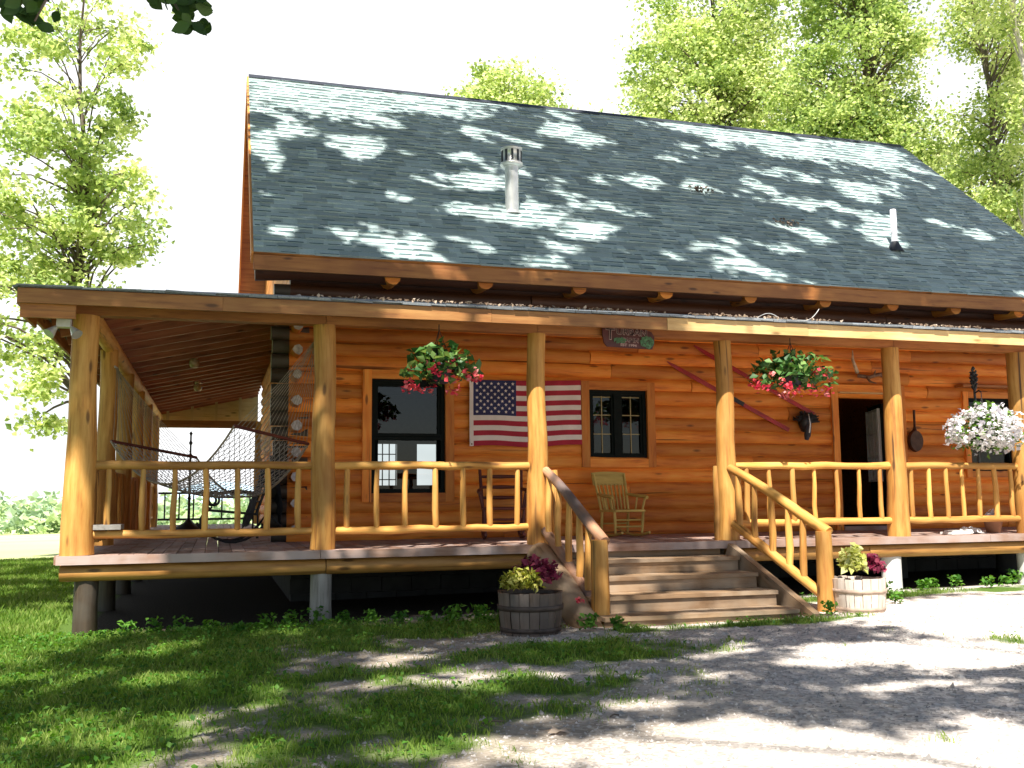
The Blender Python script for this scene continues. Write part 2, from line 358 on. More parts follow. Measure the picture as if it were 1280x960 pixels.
def vnoise(x, y, seed=0):
    """numpy value noise 0..1"""
    xi = np.floor(x).astype(np.int64); yi = np.floor(y).astype(np.int64); fx = x - xi; fy = y - yi
    fx = fx * fx * (3 - 2 * fx); fy = fy * fy * (3 - 2 * fy)
    def h(a, b):
        k = (a * 374761393 + b * 668265263 + seed * 974711) & 0x7fffffff
        k = ((k ^ (k >> 13)) * 1274126177) & 0x7fffffff
        return ((k ^ (k >> 16)) & 0xffff) / 65535.0
    return (h(xi, yi) * (1 - fx) + h(xi + 1, yi) * fx) * (1 - fy) + (h(xi, yi + 1) * (1 - fx) + h(xi + 1, yi + 1) * fx) * fy
def fbm(x, y, seed=0, o=4):
    s = 0; a = 0.5; t = 0
    for i in range(o): s = s + a * vnoise(x, y, seed + i * 17); t += a; x = x * 2.03 + 5.1; y = y * 2.03 + 1.7; a *= 0.5
    return s / t
#@@PART2
# ------------------------------------------------------------------ camera, sun, sky
CAM = (1.31836, -10.95340, 0.51198); YAW, PIT, ROL, FPX = 0.289760, 0.115949, -0.0096401, 1242.216
F = Vector((math.sin(YAW) * math.cos(PIT), math.cos(YAW) * math.cos(PIT), math.sin(PIT)))
Rv = Vector((math.cos(YAW), -math.sin(YAW), 0)); Uv = Rv.cross(F)
R2 = Rv * math.cos(ROL) + Uv * math.sin(ROL); U2 = -Rv * math.sin(ROL) + Uv * math.cos(ROL)
cam = D.cameras.new('camera'); camo = D.objects.new('camera', cam); COL.objects.link(camo); SC.camera = camo
cam.sensor_width = 36; cam.lens = FPX / 1280 * 36; cam.clip_start = 0.05; cam.clip_end = 5000
camo.matrix_world = Matrix((( R2.x, U2.x, -F.x, CAM[0]), (R2.y, U2.y, -F.y, CAM[1]), (R2.z, U2.z, -F.z, CAM[2]), (0, 0, 0, 1)))
SUN = Vector((-0.45, -1.0, 1.55)).normalized()
sl = D.lights.new('sun', 'SUN'); sl.energy = 5.0; sl.angle = R(0.53); sl.color = (1.0, 0.95, 0.86)
so = D.objects.new('sun', sl); COL.objects.link(so); so.rotation_euler = SUN.to_track_quat('Z', 'Y').to_euler(); so.location = (0, 0, 40)
w = D.worlds.new('World'); SC.world = w; w.use_nodes = True
nt = w.node_tree; bg = nt.nodes['Background']
sky = nt.nodes.new('ShaderNodeTexSky'); sky.sky_type = 'NISHITA'; sky.sun_disc = False
sky.sun_elevation = math.asin(SUN.z); sky.sun_rotation = math.atan2(SUN.x, SUN.y); sky.dust_density = 1.0; sky.air_density = 1.0; sky.ozone_density = 1.5
# summer haze: bright milky white near the horizon, thinning upwards
tc = nt.nodes.new('ShaderNodeTexCoord'); sp = nt.nodes.new('ShaderNodeSeparateXYZ'); L(nt, tc.outputs['Generated'], sp.inputs[0])
hz = ramp(nt, sp.outputs[2], [(0.0, (1, 1, 1)), (0.46, (0.95, 0.95, 0.95)), (0.62, (0.05, 0.05, 0.05)), (0.8, (0, 0, 0))])
# the haze bank lies over the fields to the north; thinner and bluer elsewhere
az = N(nt, 'ShaderNodeVectorMath', operation='DOT_PRODUCT'); L(nt, tc.outputs['Generated'], az.inputs[0]); az.inputs[1].default_value = (0.28, 0.96, 0)
azr = ramp(nt, az.outputs['Value'], [(0.0, (0.12, 0.12, 0.12)), (0.3, (0.3, 0.3, 0.3)), (0.55, (1, 1, 1))])
cn = N(nt, 'ShaderNodeTexNoise', Scale=2.4, Detail=5.0, Roughness=0.55); L(nt, tc.outputs['Generated'], cn.inputs['Vector'])
cl = ramp(nt, cn.outputs[0], [(0.30, (0.4, 0.4, 0.4)), (0.46, (1, 1, 1))])
skc = mixc(nt, math_(nt, 'MULTIPLY', math_(nt, 'MULTIPLY', hz, azr), cl), sky.outputs[0], (11.6, 11.7, 11.9))
L(nt, skc, bg.inputs[0]); bg.inputs[1].default_value = 0.06
SC.view_settings.view_transform = 'Standard'; SC.view_settings.look = 'None'; SC.view_settings.exposure = 0; SC.view_settings.gamma = 1
SC.cycles.film_exposure = 2.1      # the snapshot is overexposed
SC.cycles.max_bounces = 8; SC.cycles.transparent_max_bounces = 16; SC.cycles.use_denoising = True
SC.cycles.sample_clamp_indirect = 6

# ------------------------------------------------------------------ ground
def gz(x, y):
    x = np.asarray(x, float); y = np.asarray(y, float)
    z = -0.80 + 0.011 * np.clip(x, -5, 14)
    z = z - 0.018 * np.clip(-1.7 - y, 0, 14)
    z = z - 0.02 * np.clip(y - 14, 0, 136) - 0.006 * np.clip(y - 150, 0, 4000) - 0.02 * np.clip(-8 - x, 0, 30)
    return z
def gzf(x, y): return float(gz(x, y)) + 0.03 * (float(fbm(np.array([x * 0.6]), np.array([y * 0.6]), 3)[0]) - 0.5)
def grassmask(x, y):
    """1 lawn, 0 gravel"""
    x = np.asarray(x, float); y = np.asarray(y, float)
    edge = 0.4 + 0.55 * np.clip(-y - 1.2, 0, 3) * 0.9                    # gravel begins right of this x, curving with the drive
    n = fbm(x * 0.9, y * 0.9, 5) - 0.5; n2 = fbm(x * 3.1, y * 3.1, 9) - 0.5
    m = np.clip(0.88 - 0.215 * (x - 0.7 - 0.25 * (y + 4)), 0, 1)             # lawn on the left fades to the right
    strip = np.exp(-((y + 1.0) / 0.55) ** 2) * (x < 4.7)                  # weeds along the porch
    patch = np.exp(-((x - 4.1) / 1.15) ** 2 - ((y + 2.75) / 0.55) ** 2) * 1.1 # green patch in front of the barrel
    patch2 = np.exp(-((x - 2.7) / 0.9) ** 2 - ((y + 2.9) / 0.9) ** 2) * 0.6
    right = np.exp(-((y + 0.45) / 0.35) ** 2) * (x > 7.6) * 0.75
    foot = np.exp(-((y + 1.95) / 0.16) ** 2) * (x > 5) * (x < 8) * 0.8
    m = np.maximum.reduce([m, 0.75 * strip, patch, patch2, right, foot])
    m = m + 1.25 * n + 1.0 * n2
    m = np.where(x < -0.6, np.maximum(m, 0.9), m)
    m = np.where((y > 0.1) & (x > 0.3) & (x < 14), 0.0, m)
    return np.clip(m, 0, 1)
ux = np.concatenate([-np.geomspace(9, 2500, 26)[::-1], np.arange(-8.8, 14.01, 0.12), np.geomspace(14.3, 2500, 26)])
uy = np.concatenate([-np.geomspace(13, 800, 14)[::-1], np.arange(-12.6, 3.01, 0.12), np.geomspace(3.3, 4000, 60)])
gx_, gy_ = np.meshgrid(ux, uy)
X_ = gx_.ravel(); Y_ = gy_.ravel()
near = (np.abs(X_) < 20) & (Y_ > -14) & (Y_ < 20)
Z_ = gz(X_, Y_) + np.where(near, 0.03 * (fbm(X_ * 0.6, Y_ * 0.6, 3) - 0.5), 0)
V_ = np.stack([X_, Y_, Z_], 1); nx = len(ux); ny = len(uy)
ii = (np.arange(ny - 1)[:, None] * nx + np.arange(nx - 1)[None, :]).ravel()
Q_ = np.stack([ii, ii + 1, ii + nx + 1, ii + nx], 1)
gr = np_mesh('ground', M['ground'], V_, Q_, np.full(len(V_), 0.5))
gm = grassmask(X_, Y_); hay = np.clip((Y_ - 16.5) / 1.5, 0, 1)
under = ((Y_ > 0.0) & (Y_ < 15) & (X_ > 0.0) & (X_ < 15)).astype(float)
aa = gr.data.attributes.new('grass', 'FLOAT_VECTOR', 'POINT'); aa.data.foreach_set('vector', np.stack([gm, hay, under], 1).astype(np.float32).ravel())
dd_ = np.clip(1.0 - (X_ - 2.6 - .35 * (Y_ + 4)) / 3.2 + .9 * (fbm(X_ * 1.3, Y_ * 1.3, 61) - .5), 0, 1)
ab = gr.data.attributes.new('dirt', 'FLOAT', 'POINT'); ab.data.foreach_set('value', dd_.astype(np.float32))
gr.data.polygons.foreach_set('use_smooth', [True] * len(gr.data.polygons))
structure(gr)
# distant hill
mb = MB(); hv = []; 
for i in range(41):
    a = i / 40; hv.append((-260 + 420 * a, 620, -14)); 
    hv.append((-260 + 420 * a, 640, -14 + 26 * (0.25 + 0.75 * math.exp(-((a - 0.66) / 0.2) ** 2)) * (0.9 + 0.2 * math.sin(a * 23))))
mb.add(hv, [[2 * i, 2 * i + 2, 2 * i + 3, 2 * i + 1] for i in range(40)], True)
structure(mb.build('hills', M['hill']))

# ------------------------------------------------------------------ the cabin
cab = thing('log_cabin', 'orange log cabin with green shingle roof and wraparound log porch', 'cabin')
W = 2.349; WX = 2.27; XR = 15.2; YB = 11.0
EY, EZ, RY, RZ, GX, GXR = 1.7323, 3.6631, 6.6755, 8.0876, 1.7136, 15.4638
OPEN = [(3.30, 4.31, 0.615, 2.15), (6.41, 7.31, 1.08, 2.07), (10.52, 11.62, -0.2, 2.12), (12.95, 13.8, 0.9, 2.08)]
PITCH = 0.19
def log_run(mb, a, b, axis, other, z, r=0.122):
    """logs end to end from a to b along axis (0 x, 1 y)"""
    t = a
    while t < b - 0.02:
        e = min(b, t + U(1.6, 5.2))
        if b - e < 0.7: e = b
        k = max(2, int((e - t) / 0.45)); dz = U(-.006, .006); rr = r * U(0.96, 1.04)
        pts = []
        for i in range(k + 1):
            q = t + 0.004 + (e - t - 0.008) * i / k; h = z + dz + U(-.009, .009); o = other + U(-.004, .004)
            pts.append((q, o, h) if axis == 0 else (o, q, h))
        mb.tube(pts, [rr * U(0.97, 1.03) for _ in pts], 14, 0.012)
        t = e
mbw, mbd = MB(), MB()
nc = 22
for c in range(nc):
    z = 0.0 + (c + 0.5) * PITCH - 0.02
    spans = [(WX - 0.06, XR)]
    for (x0, x1, z0, z1) in OPEN:
        if z > z0 - 0.02 and z < z1 + 0.03:
            ns = []
            for s in spans:
                if x0 > s[0] and x1 < s[1]: ns += [(s[0], x0 - 0.03), (x1 + 0.03, s[1])]
                else: ns.append(s)
            spans = ns
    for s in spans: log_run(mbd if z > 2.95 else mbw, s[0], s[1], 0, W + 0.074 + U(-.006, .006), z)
mbw.build('front_wall', M['wall'], cab); mbd.build('upper_wall', M['shadewall'], cab)
mbs = MB()
for c in range(17): log_run(mbs, W + 0.02, YB, 1, WX + 0.074, (c + 0.5) * PITCH + 0.075)
mbs.build('side_wall', M['wall'], cab)
# corner log ends: side wall ends facing out (painted), front wall ends facing left
for k in range(10):
    z = 0.16 + 0.33 * k
    mb = MB(); mb.tube([(WX + 0.03, W + 0.1, z), (WX + 0.03, 2.02 - U(0, 0.03), z + U(-.01, .01))], [0.08, 0.068 * U(0.8, 1.1)], 7, 0.14, mi=0, capmi=1)
    mb.build('log_end', [M['wall'], M['logend']], cab)
for k in range(18):
    z = 0.08 + 0.19 * k
    mb = MB(); mb.tube([(WX + 0.2, W + 0.055, z), (2.0 + U(-.03, .03), W + 0.055, z + U(-.01, .01))], [0.1, 0.095 * U(0.9, 1.08)], 12, 0.06, mi=0, capmi=1)
    mb.build('log_end', [M['stump'], M['logend']], cab)
# the other walls, floor and ceiling of the room (seen only through the glass)
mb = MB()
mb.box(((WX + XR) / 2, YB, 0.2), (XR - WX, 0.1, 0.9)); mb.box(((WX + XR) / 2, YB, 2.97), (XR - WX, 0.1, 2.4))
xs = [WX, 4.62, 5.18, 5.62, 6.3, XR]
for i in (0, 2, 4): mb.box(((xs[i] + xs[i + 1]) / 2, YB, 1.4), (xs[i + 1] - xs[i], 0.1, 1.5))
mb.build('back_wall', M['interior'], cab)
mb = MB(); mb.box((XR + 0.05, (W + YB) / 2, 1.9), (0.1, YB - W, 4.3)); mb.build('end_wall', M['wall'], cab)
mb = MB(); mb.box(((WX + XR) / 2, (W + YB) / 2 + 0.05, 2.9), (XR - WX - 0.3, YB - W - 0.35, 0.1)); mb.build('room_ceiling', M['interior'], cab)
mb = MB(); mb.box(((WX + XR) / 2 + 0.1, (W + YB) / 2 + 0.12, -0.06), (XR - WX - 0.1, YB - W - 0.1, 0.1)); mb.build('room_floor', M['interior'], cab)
mb = MB()
for x in np.linspace(4.55, 5.15, 5): mb.box((x, YB - 0.02, 1.4), (0.022, 0.03, 1.5))
for z in np.linspace(0.7, 2.1, 6): mb.box((4.85, YB - 0.02, z), (0.6, 0.028, 0.022))
mb.build('back_window_grille', M['frameblack'], cab)
# gable siding on the left end
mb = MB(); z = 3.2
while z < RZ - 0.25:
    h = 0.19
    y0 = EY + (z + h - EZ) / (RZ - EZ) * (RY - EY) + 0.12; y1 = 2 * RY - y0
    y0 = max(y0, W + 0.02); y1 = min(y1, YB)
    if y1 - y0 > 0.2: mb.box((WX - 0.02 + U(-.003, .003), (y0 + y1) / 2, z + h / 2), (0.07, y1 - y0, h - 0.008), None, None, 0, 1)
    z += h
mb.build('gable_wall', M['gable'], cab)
# ------------------------------ main roof
dy, dz = RY - EY, RZ - EZ; SL = math.hypot(dy, dz); su = Vector((0, dy / SL, dz / SL)); sn = Vector((0, -dz / SL, dy / SL))
def rp(x, s, h): return Vector((x, EY, EZ)) + su * s + sn * h
mb = MB(); CRS = 0.142; i = 0; s = -0.02
while s < SL - 0.02:
    x = GX - U(0, 0.3); e = min(s + CRS + 0.03, SL)
    while x < GXR:
        w_ = U(0.14, 0.36); x0 = max(x, GX); x1 = min(x + w_, GXR)
        if x1 - x0 > 0.01:
            thick = random.random() < 0.5; h0 = 0.028 if thick else 0.013; ds = U(0, 0.006) + (0 if thick else 0.012)
            a, b, c, d = rp(x0, s + ds, h0), rp(x1, s + ds, h0), rp(x1, e, 0.005), rp(x0, e, 0.005)
            a2, b2 = rp(x0, s + ds, -0.004), rp(x1, s + ds, -0.004)
            mb.add([a, b, c, d, a2, b2], [[0, 1, 2, 3], [4, 5, 1, 0], [4, 0, 3], [5, 2, 1]], False)
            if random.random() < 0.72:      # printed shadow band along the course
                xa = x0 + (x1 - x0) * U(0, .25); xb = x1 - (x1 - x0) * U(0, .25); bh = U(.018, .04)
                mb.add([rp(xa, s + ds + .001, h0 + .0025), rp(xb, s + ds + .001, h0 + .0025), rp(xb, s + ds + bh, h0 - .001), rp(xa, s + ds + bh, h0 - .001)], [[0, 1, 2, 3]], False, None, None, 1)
        x += w_
    s += CRS; i += 1
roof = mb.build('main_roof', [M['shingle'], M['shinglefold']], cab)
mb = MB()
def slab(mb, p, n, th):
    p = [Vector(q) for q in p]; n = Vector(n).normalized(); k = len(p)
    mb.add(p + [q - n * th for q in p], [list(range(k)), list(range(k, 2 * k))[::-1]] + [[i, i + k, (i + 1) % k + k, (i + 1) % k] for i in range(k)], False)
slab(mb, [rp(GX, 0, -0.006), rp(GXR, 0, -0.006), rp(GXR, SL, -0.006), rp(GX, SL, -0.006)], sn, 0.07)
def rpb(x, s, h): v = rp(x, s, h); return Vector((x, 2 * RY - v.y, v.z))
slab(mb, [rpb(GXR, 0, -0.006), rpb(GX, 0, -0.006), rpb(GX, SL - 0.01, -0.006), rpb(GXR, SL - 0.01, -0.006)], (0, dz, dy), 0.07)
mb.build('roof_deck', M['beam'], roof)
mb = MB()
slab(mb, [rpb(GXR, -0.02, 0.012), rpb(GX, -0.02, 0.012), rpb(GX, SL, 0.012), rpb(GXR, SL, 0.012)], (0, dz, dy), 0.012); mb.build('rear_slope', M['shingle'], roof)
mb = MB(); x = GX
while x < GXR:
    e = min(x + 0.28, GXR)
    a = [rp(x, SL - 0.13, 0.026), rp(e, SL - 0.13, 0.026), Vector((e, RY, RZ + 0.035)), Vector((x, RY, RZ + 0.035)), rpb(x, SL - 0.13, 0.026), rpb(e, SL - 0.13, 0.026)]
    mb.add(a, [[0, 1, 2, 3], [3, 2, 5, 4]], False); x += 0.275
mb.build('ridge_cap', M['darkmetal'], roof)
mb = MB(); mb.box(((GX + GXR) / 2, EY + 0.03, EZ - 0.135), (GXR - GX, 0.05, 0.19), None, 0.35, 0, 0)
mb.build('eave_fascia', M['beam'], roof)
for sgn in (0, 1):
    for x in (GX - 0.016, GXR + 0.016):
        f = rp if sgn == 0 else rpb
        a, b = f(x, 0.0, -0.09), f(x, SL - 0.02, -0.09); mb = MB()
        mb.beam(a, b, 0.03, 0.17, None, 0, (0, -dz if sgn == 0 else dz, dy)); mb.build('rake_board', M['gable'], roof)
for x in (3.51, 4.78, 6.14, 7.47, 8.83, 10.10, 11.3, 12.47, 13.7, 14.9):
    mb = MB(); mb.tube([(x, 2.5, 3.52), (x, 1.86, 3.46)], [0.12, 0.105], 12, 0.04); mb.build('rafter_tail', M['wall'], roof)
mb = MB(); mb.tube([(1.74, 2.02, 3.50), (2.2, 2.02, 3.52), (15.4, 2.02, 3.56)], [0.15, 0.14, 0.12], 14, 0.03); mb.build('eave_log', M['shadewall'], roof)
# stove pipe and plumbing vent
vb = rp(5.53, 1.80, 0); 
mb = MB(); c = (5.534, 3.096, 0)
mb.lathe(c, [(0.105, 4.70), (0.105, 5.58)], 20); mb.lathe(c, [(0.16, 4.80), (0.11, 4.86)], 20)
pipe = mb.build('stove_pipe', M['galv'], roof)
mb = MB(); mb.lathe(c, [(0.105, 5.55), (0.175, 5.57), (0.175, 5.60), (0.15, 5.61), (0.15, 5.80), (0.165, 5.805), (0.165, 5.84), (0.03, 5.9)], 20)
mb.build('pipe_cap', M['galv'], pipe)
mb = MB()
for k in range(10):
    th = 2 * PI * k / 10 + .1; mb.box((c[0] + .152 * math.cos(th), c[1] + .152 * math.sin(th), 5.705), (0.012, 0.035, 0.17), Matrix.Rotation(th, 3, 'Z'))
mb.build('cap_slots', M['darkmetal'], pipe)
mb = MB(); mb.lathe((12.123, 2.79, 0), [(0.05, 4.5), (0.05, 5.29), (0.042, 5.295), (0.042, 5.0)], 16); vp = mb.build('vent_pipe', M['whitepvc'], roof)
mb = MB(); mb.lathe((12.123, 2.79, 0), [(0.15, 4.56), (0.085, 4.68), (0.06, 4.74)], 16); mb.build('pipe_boot', M['darkmetal'], vp)

# ------------------------------ windows and door
def window(x0, x1, z0, z1, kind, trimw=0.12):
    mb = MB(); y = W - 0.085
    for (a, b, c_, d) in ((x0 - trimw, x0, z0 - trimw, z1 + trimw), (x1, x1 + trimw, z0 - trimw, z1 + trimw)):
        mb.box(((a + b) / 2, y + 0.09, (c_ + d) / 2), (b - a, 0.18, d - c_), None, None, 0, 2)
    mb.box(((x0 + x1) / 2, y + 0.092, z1 + trimw / 2), (x1 - x0, 0.176, trimw), None, None, 0, 0)
    if kind != 'door': mb.box(((x0 + x1) / 2, y + 0.092, z0 - trimw / 2), (x1 - x0, 0.176, trimw), None, None, 0, 0)
    name = 'door_trim' if kind == 'door' else 'window'
    t = mb.build(name, M['wall'], cab)
    if kind == 'door': return t
    fw = 0.055; mb = MB(); yf = W + 0.0
    def fr(a, b, c_, d, yy, th=0.06, f=fw):
        mb.box((a + f / 2, yy, (c_ + d) / 2), (f, th, d - c_)); mb.box((b - f / 2, yy, (c_ + d) / 2), (f, th, d - c_))
        mb.box(((a + b) / 2, yy, c_ + f / 2), (b - a - 2 * f, th - .004, f)); mb.box(((a + b) / 2, yy, d - f / 2), (b - a - 2 * f, th - .004, f))
    fr(x0, x1, z0, z1, yf)
    zm = (z0 + z1) / 2
    if kind == 'sash':
        fr(x0 + fw, x1 - fw, z0 + fw, zm + 0.03, yf + 0.045, 0.03, 0.05); fr(x0 + fw, x1 - fw, zm - 0.02, z1 - fw, yf + 0.012, 0.03, 0.04)
        fr(x0, x1, zm - 0.055, zm + 0.035, yf - 0.02, 0.03, 0.04)
    if kind == 'case':
        xm = (x0 + x1) / 2; mb.box((xm, yf - 0.006, zm), (0.11, 0.06, z1 - z0 - 2 * fw))
        fr(x0 + fw, xm - 0.055, z0 + fw, z1 - fw, yf + 0.012, 0.03, 0.03); fr(xm + 0.055, x1 - fw, z0 + fw, z1 - fw, yf + 0.012, 0.03, 0.03)
    if kind == 'plain': mb.box(((x0 + x1) / 2, yf + 0.012, zm), (x1 - x0 - 2 * fw, 0.03, 0.05))
    mb.build('frame', M['frameblack'], t)
    mb = MB(); mb.poly([(x0 + .02, yf + 0.03, z0 + .02), (x1 - .02, yf + 0.03, z0 + .02), (x1 - .02, yf + 0.03, z1 - .02), (x0 + .02, yf + 0.03, z1 - .02)]); mb.build('pane', M['glass'], t)
    if kind == 'case':
        mb = MB(); xm = (x0 + x1) / 2
        for (a, b) in ((x0 + fw + .03, xm - .085), (xm + .085, x1 - fw - .03)):
            mb.box(((a + b) / 2, yf + 0.02, zm), (0.014, 0.008, z1 - z0 - 0.17))
            for q in (1 / 3, 2 / 3, 0.985): mb.box(((a + b) / 2, yf + 0.022, z0 + .085 + (z1 - z0 - .17) * q), (b - a, 0.008, 0.013))
        mb.build('grille', M['tan'], t)
    return t
window(*OPEN[0], 'sash'); window(*OPEN[1], 'case'); window(*OPEN[3], 'plain', 0.1)
dt = window(10.52, 11.62, 0.02, 2.12, 'door')
mb = MB(); mb.box((11.07, W - 0.06, 2.112), (1.1, 0.14, 0.018)); mb.build('door_head', M['newfascia'], dt)
mb = MB(); mb.box((11.07, W - 0.0, 0.03), (1.1, 0.22, 0.06), None, None, 0, 0); mb.build('threshold', M['deck'], dt)
# inner door standing open, its glass divided by white bars
mb = MB(); mrot = Matrix.Rotation(R(62), 3, 'Z'); hinge = Vector((11.6, 2.62, 0))
def dl(u, v, z): return hinge + Matrix.Rotation(R(68), 3, 'Z') @ Vector((u, v, 0)) + Vector((0, 0, z))
mb.beam(dl(0.02, 0, 1.0), dl(0.9, 0, 1.0), 0.04, 2.0); mb.build('inner_door', M['frameblack'], dt)
mb = MB()
for u in (0.14, 0.31, 0.48, 0.65, 0.82): mb.beam(dl(u, 0.05, 0.75), dl(u, 0.05, 1.93), 0.05 if u in (.14, .82) else 0.03, 0.03, None, 0, (0, 1, 0))
for z in (0.77, 1.15, 1.53, 1.91): mb.beam(dl(0.14, 0.053, z), dl(0.82, 0.053, z), 0.03, 0.028)
mb.build('door_grille', M['white'], dt)
mb = MB(); mb.box((13.38, W - 0.12, 2.26), (1.25, 0.2, 0.035), None, None, 0, 0); mb.build('window_shelf', M['beam'], cab)

# ------------------------------ porch
PE, PZ, LX, PS = -0.50, 2.635, -0.5542, 0.215
PXR = 15.4; PYB = 14.1
def zf(y): return PZ + PS * (y - PE)
def zl(x): return PZ + PS * (x - LX)
DX = LX + (W - 0.02 - PE)
mb = MB(); nF = Vector((0, -PS, 1)).normalized(); nL = Vector((-PS, 0, 1)).normalized()
slab(mb, [(LX, PE, PZ), (PXR, PE, PZ), (PXR, W - .02, zf(W - .02)), (DX, W - .02, zf(W - .02))], nF, 0.02)
slab(mb, [(LX, PYB, PZ), (LX, PE, PZ), (DX, W - .02, zl(DX)), (DX, PYB, zl(DX))], nL, 0.02)
# curled, ragged shingle edge and needle litter along the front
x = LX - 0.02
while x < PXR:
    w_ = U(0.1, 0.33); t_ = U(0.012, 0.03)
    mb.box((x + w_ / 2, PE - 0.015 + U(-.008, .008), PZ - 0.004 + U(-.004, .008)), (w_ - 0.006, 0.12, t_), Matrix.Rotation(U(-.02, .04), 3, 'Y') @ Matrix.Rotation(0.2 + U(-.05, .05), 3, 'X')); x += w_
y = PE
while y < PYB:
    w_ = U(0.15, 0.33); mb.box((LX - 0.012, y + w_ / 2, PZ - 0.004), (0.1, w_ - .006, U(0.012, .022)), Matrix.Rotation(-0.2, 3, 'Y')); y += w_
proof = mb.build('porch_roof', M['oldshingle'], cab)
n_ = 900; xq = 2.2 + 12.8 * RNG.random(n_) ** .9; cl_ = fbm(xq * 1.7, xq * 0, 88) + .25 * RNG.random(n_); kq = cl_ > .5; xq = xq[kq]; n_ = len(xq); sq = np.abs(RNG.normal(size=n_)) * .04
Pq = np.stack([xq, PE - .06 + sq, PZ + .012 + sq * .2 + np.abs(RNG.normal(size=n_)) * .009], 1); Vq, Qq, Tq = leaves_np(Pq, RNG.uniform(.02, .06, n_), RNG.random(n_), .7, .85)
np_mesh('leaf_litter', M['dryleaf'], Vq, Qq, Tq, proof)['kind'] = 'stuff'
# ceiling boards and rafters
mb = MB()
k = 0; x = LX + 0.03
while x < DX - 0.02:
    e = min(x + 0.14, DX); y0 = max(PE + (x - LX) + 0.02, PE)
    mb.beam(((x + e) / 2, y0, zl((x + e) / 2) - 0.034), ((x + e) / 2, PYB - .02, zl((x + e) / 2) - 0.034), e - x - 0.004, 0.018, None, 0, nL); x += 0.14
y = PE + 0.03
while y < W - 0.04:
    e = min(y + 0.14, W - 0.03); x0 = LX + (y - PE) + 0.16
    mb.beam((x0, (y + e) / 2, zf((y + e) / 2) - 0.034), (PXR - .02, (y + e) / 2, zf((y + e) / 2) - 0.034), e - y - 0.004, 0.018, None, 0, nF); y += 0.14
mb.build('ceiling_boards', M['redwood'], proof)
y = 0.55
while y < PYB:
    x1 = min(DX - 0.02, LX + (y - PE) - 0.03); mb = MB()
    mb.beam((LX + 0.06, y, zl(LX + 0.06) - 0.105), (x1, y, zl(x1) - 0.105), 0.05, 0.12, None, 0, nL); mb.build('rafter', M['rafter'], proof); y += 0.61
x = 0.35
while x < 15.3:
    y1 = min(W - 0.1, PE + (x - LX) - 0.03); mb = MB()
    mb.beam((x, PE + 0.06, zf(PE + 0.06) - 0.105), (x, y1, zf(y1) - 0.105), 0.05, 0.12, None, 0, nF); mb.build('rafter', M['rafter'], proof); x += 0.61
mb = MB(); mb.beam((LX + .05, PE + .05, PZ - 0.13), (DX - .02, W - .04, zf(W) - 0.13), 0.06, 0.15); mb.build('hip_rafter', M['rafter'], proof)
# fascia boards
segs = [(LX - .01, 1.35, 'fascia'), (1.35, 4.2, 'fascia'), (4.2, 6.32, 'fascia'), (6.32, 8.2, 'newfascia'), (8.2, 11.6, 'newfascia'), (11.6, PXR, 'newfascia')]
for i, (a, b, m_) in enumerate(segs):
    mb = MB(); mb.box(((a + b) / 2, PE - 0.012 - 0.004 * (i % 2), PZ - 0.105), (b - a - 0.004, 0.035, 0.145), None, None, 0, 0); mb.build('front_fascia', M[m_], proof)
mb = MB(); mb.box((LX - 0.012, (PE + PYB) / 2 + .03, PZ - 0.105), (0.03, PYB - PE - .06, 0.145), None, None, 0, 1); mb.build('side_fascia', M['fascia'], proof)
mb = MB(); mb.box((-0.29, PE + 0.03, PZ - 0.245), (0.5, 0.04, 0.135), None, None, 0, 0); mb.box((LX + 0.03, PE + 0.4, PZ - .235), (0.03, 0.75, .11), None, None, 0, 1); mb.build('corner_return', M['beam'], proof)
# header beams
mb = MB(); mb.box((1.16, 0, 2.535), (2.56, 0.15, 0.19), None, None, 0, 0); mb.box((3.66, 0, 2.535), (2.43, 0.15, 0.19), None, None, 0, 0)
mb.box((7.32, 0, 2.532), (4.88, 0.15, 0.185), None, None, 0, 0); mb.box((12.55, 0, 2.535), (5.57, 0.15, 0.19), None, None, 0, 0); mb.build('front_header', M['beam'], cab)
mb = MB(); mb.tube([(0, 0.08, 2.50), (0, 4.9, 2.5), (0, 9.7, 2.5), (0, 13.7, 2.5)], 0.1, 12, 0.02); mb.build('side_header', M['rail'], cab)
mb = MB(); mb.box((1.1, 13.7, 2.36), (2.5, 0.14, 0.17), None, None, 0, 0); mb.build('back_header', M['beam'], cab)
mb = MB()
for k in range(5):
    x = -0.35 + 0.55 * k; mb.box((x, 13.86, (2.46 + zl(x)) / 2 - .03), (0.06, 0.1, zl(x) - 2.52), None, None, 0, 2)
slab(mb, [(LX + .05, 13.95, 2.46), (DX, 13.95, 2.46), (DX, 13.95, zl(DX) - .05), (LX + .05, 13.95, PZ - .05)], (0, -1, 0), 0.03); mb.build('end_framing', M['pale'], cab)
# posts
FP = [(0, 0.13, 0.165), (2.44, 0.12, 0.135), (4.88, 0.105, 0.13), (7.32, 0.105, 0.13), (9.76, 0.11, 0.14), (11.78, 0.12, 0.13), (14.2, 0.12, 0.13)]
def post(x, y, r1, r0, z0=0.0, z1=2.44, mat='post', name='porch_post'):
    mb = MB(); k = 8; lx, ly = U(-.012, .012), U(-.008, .008)
    pts = [(x + lx * math.sin(i * 1.3), y + ly * math.sin(i * 1.7 + 1), z0 + (z1 - z0) * i / k) for i in range(k + 1)]
    mb.tube(pts, [(r0 + (r1 - r0) * min(1, (i / k) * 1.25)) * U(0.975, 1.025) for i in range(k + 1)], 18, 0.015)
    return mb.build(name, M[mat], cab)
for (x, r1, r0) in FP: post(x, 0.0, r1, r0)
for k in range(1, 6): post(0.0, 2.44 * k, 0.11, 0.125)
post(2.3, 13.7, 0.1, 0.11)
